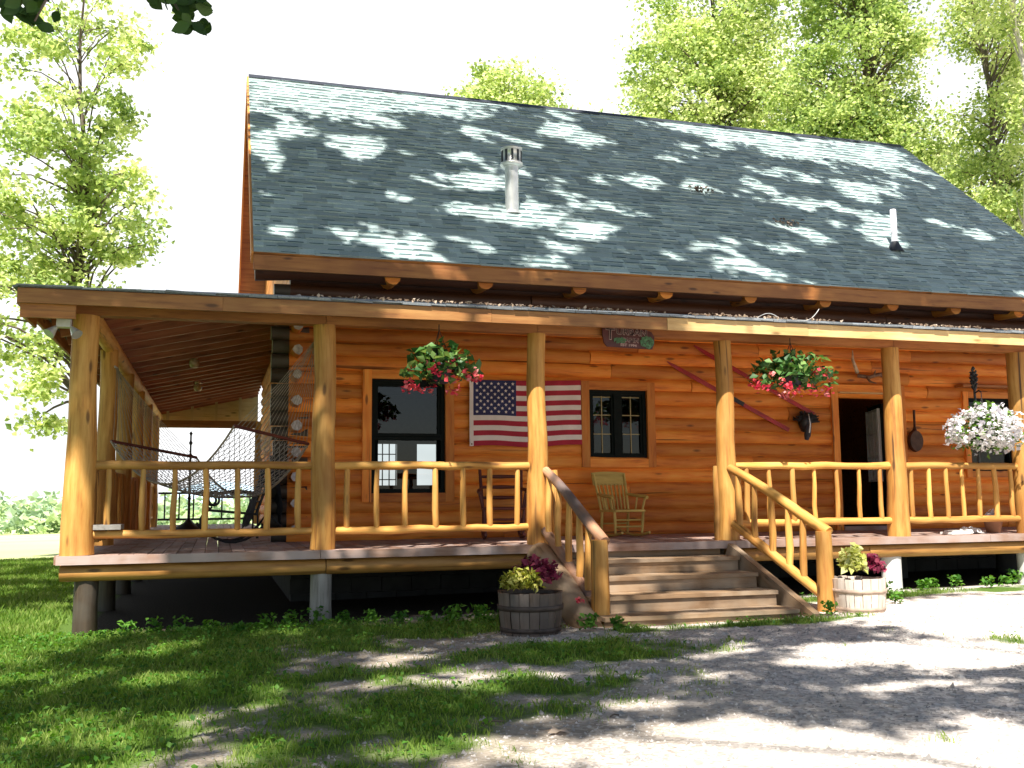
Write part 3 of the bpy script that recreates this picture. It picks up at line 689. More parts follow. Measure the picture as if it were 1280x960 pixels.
# floor
mb = MB(); x = -0.15
while x < 15.2:
    w_ = 0.138; y1 = 14.2 if x < WX - 0.2 else W - 0.02
    y = -0.155
    while y < y1 - 0.01:
        e = min(y1, y + (U(2.5, 4.5))); 
        mb.box((x + w_ / 2, (y + e) / 2, -0.02 + U(-.002, .002)), (w_ - 0.008, e - y - 0.006, 0.04), None, None, 0, 1); y = e
    x += w_
mb.build('porch_floor', M['deck'], cab)
mb = MB()
for a, b in ((-0.17, 2.4), (2.4, 4.9), (4.9, 7.3), (7.3, 11.0), (11.0, 15.2)): mb.box(((a + b) / 2, -0.178, -0.044), (b - a - .006, 0.04, 0.086), None, None, 0, 0)
mb.box((-0.178, 7.0, -0.044), (0.04, 14.2, 0.086), None, None, 0, 1); mb.build('floor_edge', M['deck'], cab)
mb = MB()
for a, b in ((-0.14, 2.46), (2.47, 4.95), (7.25, 9.9), (9.2, 15.2)):
    o = 0.01 if a == 9.2 else 0
    mb = MB(); mb.tube([(a, -0.06 - o, -0.172), ((a + b) / 2, -0.06 - o, -0.172), (b, -0.06 - o, -0.172)], 0.086, 14, 0.02); mb.build('rim_log', M['rim'], cab)
mb = MB(); mb.tube([(-0.06, -0.1, -0.172), (-0.06, 7, -0.172), (-0.06, 14.1, -0.172)], 0.085, 12, 0.02)
mb.build('rim_log', M['rim'], cab)
mb = MB()
for k in range(1, 12): mb.box((7.5, 0.1 + 0.2 * k, -0.14), (15.0, 0.05, 0.19), None, None, 0, 0)
mb.build('floor_joists', M['stump'], cab)
# footings
def foot(x, y, r, mat):
    g = gzf(x, y); mb = MB(); mb.tube([(x, y, g - 0.15), (x + U(-.01, .01), y, (g - .25) / 2), (x, y, -0.25)], [r * 1.06, r * 0.98, r], 12, 0.05); mb.build('footing', M[mat], cab)
foot(0.1, 0.02, 0.115, 'stump'); foot(2.43, 0.02, 0.115, 'grey'); foot(4.86, 0.05, 0.12, 'stump'); foot(7.4, 0.05, 0.12, 'stump'); foot(9.62, 0.02, 0.13, 'concrete'); foot(11.75, 0.02, 0.12, 'concrete'); foot(14.2, 0.02, 0.12, 'concrete')
for k in range(1, 6): foot(0.05, 2.44 * k, 0.12, 'stump')
for x in (10.9, 12.9): foot(x, 1.6, 0.16, 'foundation')
mb = MB(); x = WX
while x < XR:
    for r_ in range(6):
        x0 = x + (0.2 if r_ % 2 else 0); mb.box((x0 + 0.2, W + 0.16, -0.18 - 0.2 * r_), (0.39, 0.2, 0.19))
    x += 0.4
for k in range(22): mb.box((WX + .12, W + .3 + .4 * k, -0.6), (0.2, 0.39, 1.0))
mb.build('foundation', M['foundation'], cab)
# railings: a part with its rails, each baluster a sub-part
def railing(a, b, n, z1=0.9, z0=0.2, mat='rail', r=0.045, slab_=False):
    a = Vector(a); b = Vector(b); mb = MB(); k = 7
    for z, rr in ((z1, r), (z0, r * 0.92)):
        pts = [a.lerp(b, i / k) + Vector((0, 0, z + U(-.008, .008))) for i in range(k + 1)]
        mb.tube(pts, [rr * U(0.9, 1.1) for _ in pts], 12, 0.03)
    o = mb.build('railing', M[mat], cab)
    for i in range(n):
        p = a.lerp(b, (i + 0.5) / n) + Vector((U(-.01, .01), U(-.01, .01), 0)); mb = MB()
        if slab_:
            d = (b - a).normalized(); q = p + Vector((0, 0, 0)); mb.tube([q + Vector((0, 0, z0 - .12)), q + Vector((U(-.02, .02), 0, 0.5)), q + Vector((0, 0, z1 + 0.02))], [0.055, 0.06 * U(.8, 1.2), 0.05], 8, 0.06)
        else:
            rb = U(0.028, 0.036)
            pts = [p + Vector((U(-.008, .008), 0, z0 + (z1 - z0) * t)) for t in (0, .04, .3, .65, .93, 1)]
            mb.tube(pts, [rb * .8, rb * 1.05, rb * 1.1, rb, rb * 0.92, rb * 0.6], 9, 0.04)
        mb.build('baluster', M[mat], o)
    return o
railing((0.12, 0, 0), (2.34, 0, 0), 7); railing((2.54, 0, 0), (4.80, 0, 0), 7); railing((7.42, 0, 0), (9.66, 0, 0), 7); railing((9.86, 0, 0), (11.7, 0, 0), 7); railing((11.88, 0, 0), (14.1, 0, 0), 7)
for k in range(5): railing((0, 2.44 * k + 0.12, 0), (0, 2.44 * k + 2.32, 0), 8, slab_=(k < 4))
mb = MB()
for z in (0.74, 0.13): mb.box((1.15, 13.72, z), (2.2, 0.05, 0.05))
o = mb.build('railing', M['black'], cab)
for k in range(7): mb = MB(); mb.box((0.2 + 0.32 * k, 13.72, 0.435), (0.035, 0.035, 0.56)); mb.build('baluster', M['black'], o)
# stairs
gS = -0.80
mb = MB(); mb.beam((6.06, -0.3, -0.40), (6.06, -1.72, -0.96), 0.09, 0.16); stairs = mb.build('stairs', M['step'], cab)
mb = MB(); mb.tube([(4.83, -0.2, -0.10), (4.85, -0.9, -0.43), (4.88, -1.62, -0.80)], [0.15, 0.17, 0.15], 14, 0.04); mb.build('stringer', M['step'], stairs)
mb = MB(); mb.beam((7.19, -0.22, -0.14), (7.30, -1.78, -0.80), 0.09, 0.24, None, 0, (0, 0.4, 1)); mb.build('stringer', M['step'], stairs)
for i in range(1, 5):
    z = -0.16 * i; yf = -0.16 - 0.4 * i
    mb = MB(); mb.box((6.06, yf + 0.115, z - 0.02), (2.16, 0.225, 0.04), None, None, 0, 0); mb.box((6.06, yf + 0.335, z - 0.021), (2.16, 0.205, 0.04), None, None, 0, 0); mb.build('tread', M['step'], stairs)
for i in range(0, 5):
    z = -0.16 * i; yf = -0.16 - 0.4 * i
    mb = MB(); zb = -0.16 * (i + 1) if i < 4 else -0.86
    zt = z - 0.0405 if i else z - 0.088
    mb.box((6.06, yf + 0.045 + (0.02 if i == 0 else 0), (zt + zb) / 2 + .001), (2.14, 0.03, zt - zb), None, None, 0, 0); mb.build('riser', M['step'], stairs)
def stair_rail(pt, pb, bt, bb, post_, mats):
    pt, pb, bt, bb = map(Vector, (pt, pb, bt, bb)); mb = MB()
    k = 5; d = (pb - pt); e = pt + d * 1.06
    mb.tube([pt.lerp(e, i / k) + Vector((0, 0, 0.02 * math.sin(i))) for i in range(k + 1)], [0.05, .054, .056, .06, .062, .058], 12, 0.04)
    mb.tube([bt.lerp(bb, i / 4) for i in range(5)], [0.055] * 5, 12, 0.03)
    o = mb.build('stair_railing', M[mats], cab)
    mb = MB(); x, y, z0, z1 = post_; mb.tube([(x, y, z0), (x + .01, y, (z0 + z1) / 2), (x + .005, y, z1)], [0.098, 0.092, 0.085], 14, 0.03); mb.build('newel_post', M['post'], o)
    for t in (0.07, 0.27, 0.47, 0.66, 0.82):
        a = bt.lerp(bb, t); b = pt.lerp(pb, t); b = Vector((a.x * .6 + b.x * .4, a.y, b.z)); mb = MB(); r_ = U(0.034, .042)
        mb.tube([a, a.lerp(b, .3) + Vector((U(-.015, .015), 0, 0)), a.lerp(b, .7), b], [r_, r_ * 1.1, r_, r_ * .8], 9, 0.04); mb.build('baluster', M['rail'], o)
stair_rail((4.95, -0.10, 0.84), (5.09, -1.42, 0.14), (4.93, -0.12, 0.16), (5.06, -1.40, -0.60), (5.05, -1.45, -0.95, 0.10), 'railgrey')
stair_rail((7.30, -0.10, 0.87), (7.68, -1.42, 0.19), (7.31, -0.15, 0.2), (7.64, -1.40, -0.53), (7.66, -1.45, -0.95, 0.14), 'rail')
# extra half posts beside the stair opening
post(5.10, 0.06, 0.05, 0.055, 0, 0.85, 'rail', 'half_post'); post(7.22, 0.07, 0.05, 0.055, 0, 0.9, 'post', 'half_post')
# weathered board lying on the lower side rail
mb = MB(); mb.box((0.28, 0.12, 0.275), (0.26, 0.4, 0.05), None, None, 0, 1); tag(mb.build('board', M['grey']), 'short grey board lying across the lower rail beside the left corner post', 'board')
#@@PART3
# ------------------------------------------------------------------ things on the porch
Vv = Vector
def rocker(root, wood_, style):
    """slat-backed rocking chair in local space, facing -y, seat 0.5 wide"""
    mb = MB(); mb.box((0, 0.0, 0.40), (0.54, 0.5, 0.035), None, None, 0, 0); mb.tube([(-.27, -.25, .40), (.27, -.25, .40)], 0.02, 8); mb.build('seat', wood_, root)
    def back(x, z): return Vv((x * (1 + .12 * (z - .4)), 0.22 + 0.3 * (z - 0.42), z))
    for s in (-1, 1):
        mb = MB(); mb.tube([back(s * .25, .40), back(s * .26, .7), back(s * .265, 0.98)], [.02, .022, .018], 8); mb.build('back_post', wood_, root)
        mb = MB(); mb.tube([(s * .24, -.2, .06), (s * .25, -.215, .25), (s * .26, -.22, .40)], [.018, .024, .02], 8); mb.build('leg', wood_, root)
        mb = MB(); mb.tube([(s * .24, .24, .06), (s * .24, .22, .25), (s * .24, .2, .40)], [.018, .024, .02], 8); mb.build('leg', wood_, root)
        mb = MB(); mb.tube([(s * .245, -.42, .075), (s * .245, -.2, .035), (s * .245, .05, .022), (s * .245, .3, .045), (s * .245, .56, .12)], .02, 8); mb.build('rocker', wood_, root)
        mb = MB(); mb.tube([back(s * .26, .66), (s * .31, .0, .63), (s * .32, -.2, .62), (s * .31, -.26, .60)], [.02, .027, .03, .026], 8)
        mb.tube([(s * .27, -.18, .41), (s * .315, -.19, .6)], .018, 8); mb.tube([(s * .265, .02, .41), (s * .305, .03, .61)], .014, 8); mb.build('arm', wood_, root)
    if style == 'spindle':
        mb = MB(); n = 8; pts = []
        for i in range(n + 1):
            x = -.31 + .62 * i / n; c = 0.03 * math.cos(x * 4)
            pts.append((x, c))
        v = []; f = []
        for x, c in pts:
            for z in (0.80, 1.0 + 0.02 * math.cos(x * 5)):
                for dy_ in (0, .03): p = back(x, z); v.append((x, p.y + c + dy_, z))
        for i in range(n):
            o = 4 * i; f += [[o, o + 4, o + 6, o + 2], [o + 1, o + 3, o + 7, o + 5], [o + 2, o + 6, o + 7, o + 3], [o, o + 1, o + 5, o + 4]]
        f += [[0, 2, 3, 1], [4 * n, 4 * n + 1, 4 * n + 3, 4 * n + 2]]
        mb.add(v, f); mb.build('crest_rail', wood_, root)
        for i in range(7):
            x = -.19 + .38 * i / 6; mb = MB(); mb.tube([back(x, .41), back(x * 1.05, .6), back(x * 1.1, .82)], [.012, .017, .012], 7); mb.build('spindle', wood_, root)
    else:
        for z in (.54, .68, .82, .95):
            mb = MB(); mb.tube([back(-.26, z), back(0, z) + Vv((0, .03, 0)), back(.26, z)], [.02, .03, .02], 6); mb.build('back_slat', wood_, root)
    for z in (.16, .26):
        mb = MB(); mb.tube([(-.24, -.205, z), (.24, -.205, z)], .014, 8); mb.build('stretcher', wood_, root)
    mb = MB(); mb.tube([(-.24, .23, .2), (.24, .23, .2)], .013, 8); mb.build('stretcher', wood_, root)
c1 = thing('rocking_chair', 'yellow painted wooden rocking chair with spindle back under the small window', 'rocking chair', (6.60, 1.62, 0.002), R(6)); rocker(c1, M['yellowwood'], 'spindle'); c1.scale = (.84, .9, .87)
c2 = thing('rocking_chair', 'dark red ladder-back rocking chair half hidden behind the railing left of the steps', 'rocking chair', (4.92, 1.6, 0.002), R(-12)); rocker(c2, M['redchair'], 'ladder')
# black iron rocker on the side porch, profile to the road
c3 = thing('rocking_chair', 'black iron rocking chair with scrolled arms under the hammock on the side porch', 'rocking chair', (1.52, 2.3, 0.0), R(4))
for s in (-.27, .27):
    mb = MB(); pts = [(.62, s, .17)] + [(.75 * math.cos(a) * .78, s, .86 - .84 * abs(math.sin(a)) * 1.0) for a in [R(q) for q in range(38, 146, 12)]] ; mb.tube(pts, .017, 8); mb.build('rocker', M['black'], c3)
    mb = MB(); mb.tube([(-.33, s, .10), (-.36, s, .3), (-.3, s, .42), (.3, s, .36), (.3, s, .06)], .017, 8); mb.build('side_frame', M['black'], c3)
    mb = MB(); sp_ = [(.33, s, .62), (.05, s, .66), (-.15, s, .62)] + [(-.22 + .09 * math.cos(R(90 + 28 * i)) * (1 - i * .045), s, .55 + .1 * math.sin(R(90 + 28 * i)) * (1 - i * .045)) for i in range(15)]
    mb.tube(sp_, .016, 8); mb.tube([(-.3, s, .42), (-.25, s, .46)], .014, 6); mb.build('scroll_arm', M['black'], c3)
    mb = MB(); mb.tube([(.28, s, .36), (.38, s, .65), (.52, s, 1.0), (.56, s, 1.06)], .017, 8); mb.build('back_post', M['black'], c3)
mb = MB()
for i in range(6): mb.tube([(-.3 + .12 * i, -.27, .42 - .012 * i), (-.3 + .12 * i, .27, .42 - .012 * i)], .013, 6)
for i in range(7): mb.tube([(.30 + .035 * i, -.27, .42 + .1 * i), (.30 + .035 * i, .27, .42 + .1 * i)], .012, 6)
mb.build('seat_slats', M['black'], c3)
# dark blanket draped over its back
mb = MB(); v = []; f = []; n1, n2 = 14, 8
for i in range(n1 + 1):
    t = i / n1
    for j in range(n2 + 1):
        y = -.33 + .66 * j / n2
        if t < .55: q = t / .55; x, z = .2 + .28 * q - .03, .2 + .88 * q
        else: q = (t - .55) / .45; x, z = .52 + .1 * q, 1.07 - .95 * q
        w_ = .025 * math.sin(j * 2.1 + i * .8) + .02 * math.sin(i * 1.7 + j)
        v.append((x + w_, y, z + w_))
for i in range(n1):
    for j in range(n2): a = i * (n2 + 1) + j; f.append([a, a + 1, a + n2 + 2, a + n2 + 1])
mb.add(v, f, True); tag(mb.build('blanket', M['darkcloth']), 'dark blanket draped over the back of the black iron rocking chair', 'blanket').matrix_world = Matrix.Translation((1.52, 2.3, 0)) @ Matrix.Rotation(R(4), 4, 'Z')
# black iron stand
st = thing('plant_stand', 'slim black iron pole on a flared foot at the far end of the side porch', 'stand', (0.83, 9.9, 0))
mb = MB(); mb.tube([(0, 0, .05), (0, 0, 1.0), (0, 0, 1.85)], [.03, .022, .018], 8)
for z in (.6, 1.0, 1.45, 1.7): mb.lathe((0, 0, z), [(.02, -.04), (.04, 0), (.02, .04)], 8)
mb.lathe((0, 0, 1.85), [(.018, 0), (.035, .04), (.001, .09)], 8); mb.build('pole', M['black'], st)
mb = MB(); mb.lathe((0, 0, 0), [(.28, .0), (.27, .03), (.1, .12), (.03, .2)], 12); mb.build('foot', M['black'], st)
# hammock between the corner post and the second side post
hm = thing('hammock', 'cotton rope hammock strung across the porch corner between two posts', 'hammock', (1.2, 1.25, 0))
Ho = Vv((1.2, 1.25, 0))
Ra, Rb = Vv((1.50, .13, 1.33)), Vv((2.36, .99, 1.19)); La, Lb = Vv((.14, 1.48, 1.235)), Vv((1.08, 2.36, 1.085)); RA, LA = Vv((2.36, .12, 2.30)), Vv((.10, 2.32, 2.2))
for a, b in ((Ra, Rb), (La, Lb)):
    mb = MB(); mb.tube([a, b], .019, 8); mb.build('spreader_bar', M['redchair'], hm, Ho)
NS = 19
def bed(u, t):
    a = Ra.lerp(Rb, u); b = La.lerp(Lb, u); p = a.lerp(b, t); sag = .56 * (1 - (2 * t - 1) ** 2) * (1 + .12 * (1 - (2 * u - 1) ** 2)); 
    return p - Vv((0, 0, sag))
for anc, (a, b), nm in ((RA, (Ra, Rb), 'r'), (LA, (La, Lb), 'l')):
    mb = MB()
    for i in range(NS):
        q = a.lerp(b, (i + .5) / NS); m_ = q.lerp(anc, .5) - Vv((0, 0, .03)); mb.tube([q, m_, anc + Vv((U(-.02, .02), U(-.02, .02), 0))], .0032, 4, 0, False)
    mb.build('suspension_ropes', M['rope'], hm, Ho)
mb = MB(); NT = 26
for i in range(NS): mb.tube([bed((i + .5) / NS, t / 16) for t in range(17)], .004, 4, 0, False)
for dgn in (1, -1):
    for k in range(-NS, NT + NS, 1):
        pts = []
        for i in range(NS + 1):
            t = (k + dgn * i * 0.8) / NT
            if 0 <= t <= 1: pts.append(bed(i / NS, t))
        if len(pts) > 1: mb.tube(pts, .0034, 4, 0, False)
mb.build('net', M['net'], hm, Ho)
mb = MB()
for u in (0, 1): mb.tube([bed(u, t / 16) for t in range(17)], .012, 6)
mb.build('edge_rope', M['rope'], hm, Ho)
for anc, ob in ((RA, Vv((2.44, .0, 2.42))), (LA, Vv((0.03, 2.42, 2.26)))):
    mb = MB()
    for i in range(6):
        p = anc.lerp(ob, i / 6); q = anc.lerp(ob, (i + 1.2) / 6); mb.tube([p, q], .011 if i % 2 else .016, 6)
    mb.build('chain', M['galv'], hm, Ho)
# ceiling lamps and floodlight
for y, lab in ((5.5, 'glass globe lamp under the side porch ceiling, nearer the front'), (9.0, 'glass globe lamp under the side porch ceiling, farther back')):
    x = 0.95; z = zl(x) - .13; t = thing('ceiling_lamp', lab, 'lamp', (x, y, z), 0, 'ceiling lamps of the side porch')
    mb = MB(); mb.lathe((0, 0, 0), [(.001, .02), (.06, .01), (.06, -.03), (.05, -.035)], 12); mb.build('lamp_base', M['galv'], t)
    mb = MB(); mb.lathe((0, 0, -.035), [(.045, 0), (.075, -.04), (.08, -.09), (.05, -.14), (.001, -.155)], 14); mb.build('globe', M['bulb'], t)
t = thing('floodlight', 'twin floodlight with white junction box under the left corner of the porch roof', 'floodlight', (-.17, -.28, 2.3))
mb = MB(); mb.box((0, 0, .03), (.13, .11, .13)); mb.tube([(0, 0, .09), (0, 0, .2)], .02, 8); mb.build('junction_box', M['concrete'], t)
for s in (-1, 1):
    mb = MB(); a = Vv((s * .07, 0, -.03)); b = Vv((s * .13, -.05, -.11)); mb.tube([a, a.lerp(b, .4), b], [.018, .035, .058], 12); mb.build('lamp_head', M['galv'], t)
# wall hangings ---------------------------------------------------------------
YW = W - 0.075
fl = MB()   # flag 5 x 3 ft with header
fw_, fh = 1.58, 0.915; fx, fz = 4.70, 2.165
def fp(u, v, o=0.0):
    x = fx + u * fw_; sag = -.012 * math.sin(u * PI) ; z = fz - v * fh + .03 * u * (1 - .3 * v) + sag + (.012 * v * math.sin(u * 9))
    y = YW - .022 + .012 * math.sin(u * 14 + v * 2) * (.4 + .6 * v) + .006 * math.sin(u * 31 + v * 5) - o
    return (x, y, z)
nu = 36
for k in range(13):
    for i in range(nu):
        u0, u1 = i / nu, (i + 1) / nu; v0, v1 = k / 13, (k + 1) / 13
        if u1 <= .4001 and k < 7: mi = 2
        else: mi = 0 if k % 2 == 0 else 1
        n_ = 3
        for j in range(n_):
            a, b = v0 + (v1 - v0) * j / n_, v0 + (v1 - v0) * (j + 1) / n_
            fl.add([fp(u0, a), fp(u0, b), fp(u1, b), fp(u1, a)], [[0, 1, 2, 3]], True, None, .5, mi)
# nu=36 -> canton ends at 14.4/36: close the remaining strip exactly at 0.4
for row in range(9):
    cnt = 6 if row % 2 == 0 else 5
    for c in range(cnt):
        u = .4 * (1 + 2 * c + (0 if row % 2 == 0 else 1)) / 12 * .972; v = (7 / 13) * (row + 1) / 10
        r_ = .0255; pts = []
        for q in range(10):
            rr = r_ if q % 2 == 0 else r_ * .42; an = PI / 2 + q * PI / 5
            pts.append(Vv(fp(u + rr * math.cos(an) / fw_, v - rr * math.sin(an) / fh, .004)))
        cc = Vv(fp(u, v, .005)); fl.add([cc] + pts, [[0, 1 + q, 1 + (q + 1) % 10] for q in range(10)], False, None, .5, 1)
for j in range(12):
    a, b = j / 12, (j + 1) / 12
    fl.add([fp(-.035, a), fp(-.035, b), fp(0, b), fp(0, a)], [[0, 1, 2, 3]], True, None, .5, 1)
fl.disc(Vv(fp(-.017, .03, .003)), (0, -1, 0), .012, 10, .5, 3); fl.disc(Vv(fp(-.017, .97, .003)), (0, -1, 0), .012, 10, .5, 3)
tag(fl.build('flag', [M['flagred'], M['flagwhite'], M['flagblue'], M['bonebrown']]), 'Stars and Stripes flag pinned flat to the log wall between the two windows', 'flag')
# skis
for (a, b, lab) in (((7.62, 2.50), (9.62, 1.52), 'long red ski slanting across the wall, the lower of the two'), ((8.06, 2.755), (10.07, 1.765), 'long red ski slanting across the wall, the upper of the two')):
    t = thing('ski', lab, 'ski', ((a[0] + b[0]) / 2, YW - .03, (a[1] + b[1]) / 2), 0, 'red skis on the log wall'); o_ = t.location
    A = Vv((a[0], YW - .025, a[1])); B = Vv((b[0], YW - .025, b[1])); d = (B - A).normalized(); pn = Vv((-d.z, 0, d.x))
    mb = MB(); prof = [(0, .004), (.03, .016), (.09, .029), (.2, .033), (.5, .028), (.8, .031), (1, .03)]
    v = []; 
    for q, h in prof:
        c = A.lerp(B, q) + Vv((0, -.03 * max(0, .08 - q) / .08, 0))
        for s, yy in ((-1, -.008), (-.25, -.008), (-.2, -.003), (.2, -.003), (.25, -.008), (1, -.008), (1, .008), (-1, .008)): v.append(c + pn * (h * s) + Vv((0, yy, 0)))
    f = []
    for i in range(len(prof) - 1):
        for j in range(8): f.append([8 * i + j, 8 * i + (j + 1) % 8, 8 * i + 8 + (j + 1) % 8, 8 * i + 8 + j])
    f.append(list(range(8))); f.append(list(range(len(v) - 8, len(v)))[::-1]); mb.add(v, f); mb.build('blade', M['skired'], t, o_)
    mb = MB(); mb.beam(A.lerp(B, .52) + Vv((0, -.016, 0)), A.lerp(B, .62) + Vv((0, -.016, 0)), .016, .06, None, 0, pn); mb.build('binding', M['black'], t, o_)
# black feathered mount
t = thing('wall_mount', 'black feathered mount with narrow grey tip hanging on the wall beside the door', 'wall mount', (9.88, YW - .03, 1.62)); o_ = t.location
mb = MB()
for i in range(170):
    a = U(-.35, PI + .35); r_ = U(.06, .22); p = Vv((9.88, YW - .05, 1.68)); q = p + Vv((math.cos(a) * r_, U(-.1, 0.0), math.sin(a) * r_ * .62 + .0))
    mb.tube([p + Vv((U(-.05, .05), 0, U(-.05, .03))), q], [.022, .010], 5, 0, True)
mb.lathe((9.88, YW - .06, 1.5), [(.001, -.02), (.06, 0.0), (.10, .12), (.11, .22), (.001, .28)], 10); mb.build('feathers', M['black'], t, o_)
mb = MB(); mb.tube([(9.885, YW - .13, 1.72), (9.885, YW - .14, 1.56), (9.875, YW - .12, 1.44), (9.87, YW - .1, 1.37)], [.022, .045, .05, .03], 10); mb.build('face', M['darkmetal'], t, o_)
mb = MB(); mb.tube([(9.885, YW - .155, 1.76), (9.885, YW - .19, 1.6), (9.875, YW - .172, 1.47)], [.006, .013, .012], 6); mb.build('face_stripe', M['galv'], t, o_)
# antlers above the door
mb = MB(); mb.tube([(10.85, YW - .06, 2.43), (10.77, YW - .12, 2.52), (10.72, YW - .14, 2.62), (10.735, YW - .13, 2.76)], [.032, .028, .022, .006], 8)
tag(mb.build('antler', M['bone']), 'single pale curved horn standing upright above the doorway', 'horn')
mb = MB(); mb.tube([(10.86, YW - .05, 2.38), (11.02, YW - .12, 2.35), (11.2, YW - .12, 2.40), (11.42, YW - .1, 2.36)], [.03, .028, .03, .012], 8)
mb.tube([(10.98, YW - .12, 2.35), (10.97, YW - .2, 2.27), (11.06, YW - .24, 2.24)], [.022, .018, .006], 7); mb.tube([(11.1, YW - .12, 2.37), (11.08, YW - .2, 2.45)], [.02, .006], 7); mb.tube([(11.2, YW - .12, 2.4), (11.28, YW - .2, 2.46)], [.02, .006], 7); mb.tube([(11.25, YW - .1, 2.38), (11.3, YW - .2, 2.33)], [.02, .006], 7)
tag(mb.build('antler', [M['bonebrown']]), 'brown branched antler lying sideways above the doorway', 'antler')
# bed-warmer pan
t = thing('long_handled_pan', 'dark round pan hanging by its long handle on the wall right of the doorway', 'pan', (11.87, YW - .02, 1.5)); o_ = t.location
mb = MB(); n = 20; v = []
for j in range(n): a = 2 * PI * j / n; v.append((11.87 + .135 * math.cos(a), YW - .02, 1.37 + .175 * math.sin(a)))
for j in range(n): a = 2 * PI * j / n; v.append((11.87 + .12 * math.cos(a), YW - .075, 1.37 + .16 * math.sin(a)))
mb.add(v, [[j, (j + 1) % n, n + (j + 1) % n, n + j] for j in range(n)] + [list(range(n, 2 * n))]); mb.build('pan', M['pan'], t, o_)
mb = MB(); mb.tube([(11.87, YW - .03, 1.52), (11.875, YW - .03, 1.6), (11.88, YW - .03, 1.86)], [.04, .018, .02], 8); mb.build('handle', M['pan'], t, o_)
# name board hung from the header
t = thing('sign_board', 'arched dark red name board with lettering and green trees hung under the eave', 'sign', (6.0, -.12, 2.42)); o_ = Vv(t.location)
tilt = Matrix.Rotation(R(2.0), 3, 'Y'); YS = -.115
def sb(x, z, dy_=0): return o_ + Vv((0, dy_ , 0)) + tilt @ Vv((x, 0, z))
out_ = [(-.335, .08), (-.315, .115), (-.2, .125), (0, .135), (.2, .115), (.30, .085), (.335, .03), (.335, -.06), (.31, -.12), (.0, -.125), (-.27, -.125), (-.31, -.08), (-.33, 0)]
mb = MB(); k = len(out_); vv = [sb(x, z, -.012) for x, z in out_] + [sb(x, z, .012) for x, z in out_]
mb.add(vv, [list(range(k)), list(range(k, 2 * k))[::-1]] + [[i, i + k, (i + 1) % k + k, (i + 1) % k] for i in range(k)]); board = mb.build('board', M['signwood'], t, o_)
def letters(txt, x, z, size, mat, dy_, ext=.002, bold=0.0, sx=1.0):
    cu = D.curves.new('lettering', 'FONT'); cu.body = txt; cu.size = size; cu.align_x = 'CENTER'; cu.align_y = 'CENTER'; cu.extrude = ext; cu.offset = bold
    ob = D.objects.new('lettering', cu); COL.objects.link(ob); dg = bpy.context.evaluated_depsgraph_get(); me = D.meshes.new_from_object(ob.evaluated_get(dg)); D.objects.remove(ob)
    me.transform(Matrix.Translation(sb(x, z, dy_) - o_) @ tilt.to_4x4() @ Matrix.Rotation(PI / 2, 4, 'X') @ Matrix.Scale(sx, 4, (1, 0, 0))); me.materials.clear(); me.materials.append(M[mat])
    o2 = D.objects.new('lettering', me); COL.objects.link(o2); o2.parent = board; return o2
for dd, bo, mm in ((-.016, .006, 'signtext'), (-.020, -.0005, 'signdark')):
    letters('T', -.235, .02, .19, mm, dd, .002, bo); letters('URBAN', .04, .062, .105, mm, dd, .002, bo * .8, 1.15)
    letters('CABIN', .02, -.035, .07, mm, dd, .002, bo * .6, 1.1)
letters('EST 1994', .0, -.095, .042, 'signtext', -.016, .002, .001, 1.3)
for cx, cz, rx, rz, n in ((.235, -.045, .085, .075, 150), (-.12, -.045, .075, .03, 60)):
    mb = MB()
    for i in range(n):
        a = U(0, 2 * PI); q = math.sqrt(U(0, 1)); p = sb(cx + rx * q * math.cos(a), cz + rz * q * math.sin(a), -.02 - U(0, .012)); s_ = U(.01, .022); an = U(0, PI)
        d = Vv((math.cos(an), 0, math.sin(an))) * s_; e = Vv((-math.sin(an), U(-.3, .3), math.cos(an))) * s_ * .4
        mb.add([p - d, p + e, p + d, p - e], [[0, 1, 2, 3]])
    mb.build('painted_tree', M['signgreen'], board, o_)
mb = MB()
for x in (-.2, .2): mb.tube([sb(x, .12), (sb(x, .12).x, -.1, 2.62)], .004, 5)
mb.build('hanging_wire', M['black'], t, o_)
# loose white wire on the porch roof
mb = MB(); ca = [(7.75 + .035 * i, -.1 + .01 * i, zf(-.1 + .01 * i) + .012 + .07 * max(0, math.sin(i * .26)) * (1 if i < 12 else 0) + (.16 * ((i - 24) / 8) ** 2 if i > 24 else 0)) for i in range(33)]
mb.tube(ca, .0045, 6)
tag(mb.build('loose_cable', M['concrete']), 'loose white cable looped over the porch roof edge', 'cable')
# debris on the big roof
for (u, v, lab) in ((9.2, 4.05, 'small heap of dead leaves on the roof to the right of the stove pipe'), (10.35, 3.25, 'small clump of dead leaves low on the roof near the vent pipe')):
    s_ = (v - EY) / dy * SL; n = 30; P = np.array([list(rp(u + random.gauss(0, .1), s_ + random.gauss(0, .05), .04 + abs(random.gauss(0, .03)))) for _ in range(n)])
    Vn, Qn, tn = leaves_np(P, RNG.uniform(.05, .09, n), RNG.random(n), .8, .6); c = P.mean(0)
    o = np_mesh('leaf_heap', M['brownleaf'], Vn, Qn, tn, None, c); o.location = c; tag(o, lab, 'dead leaves', 'dead leaves on the roof')

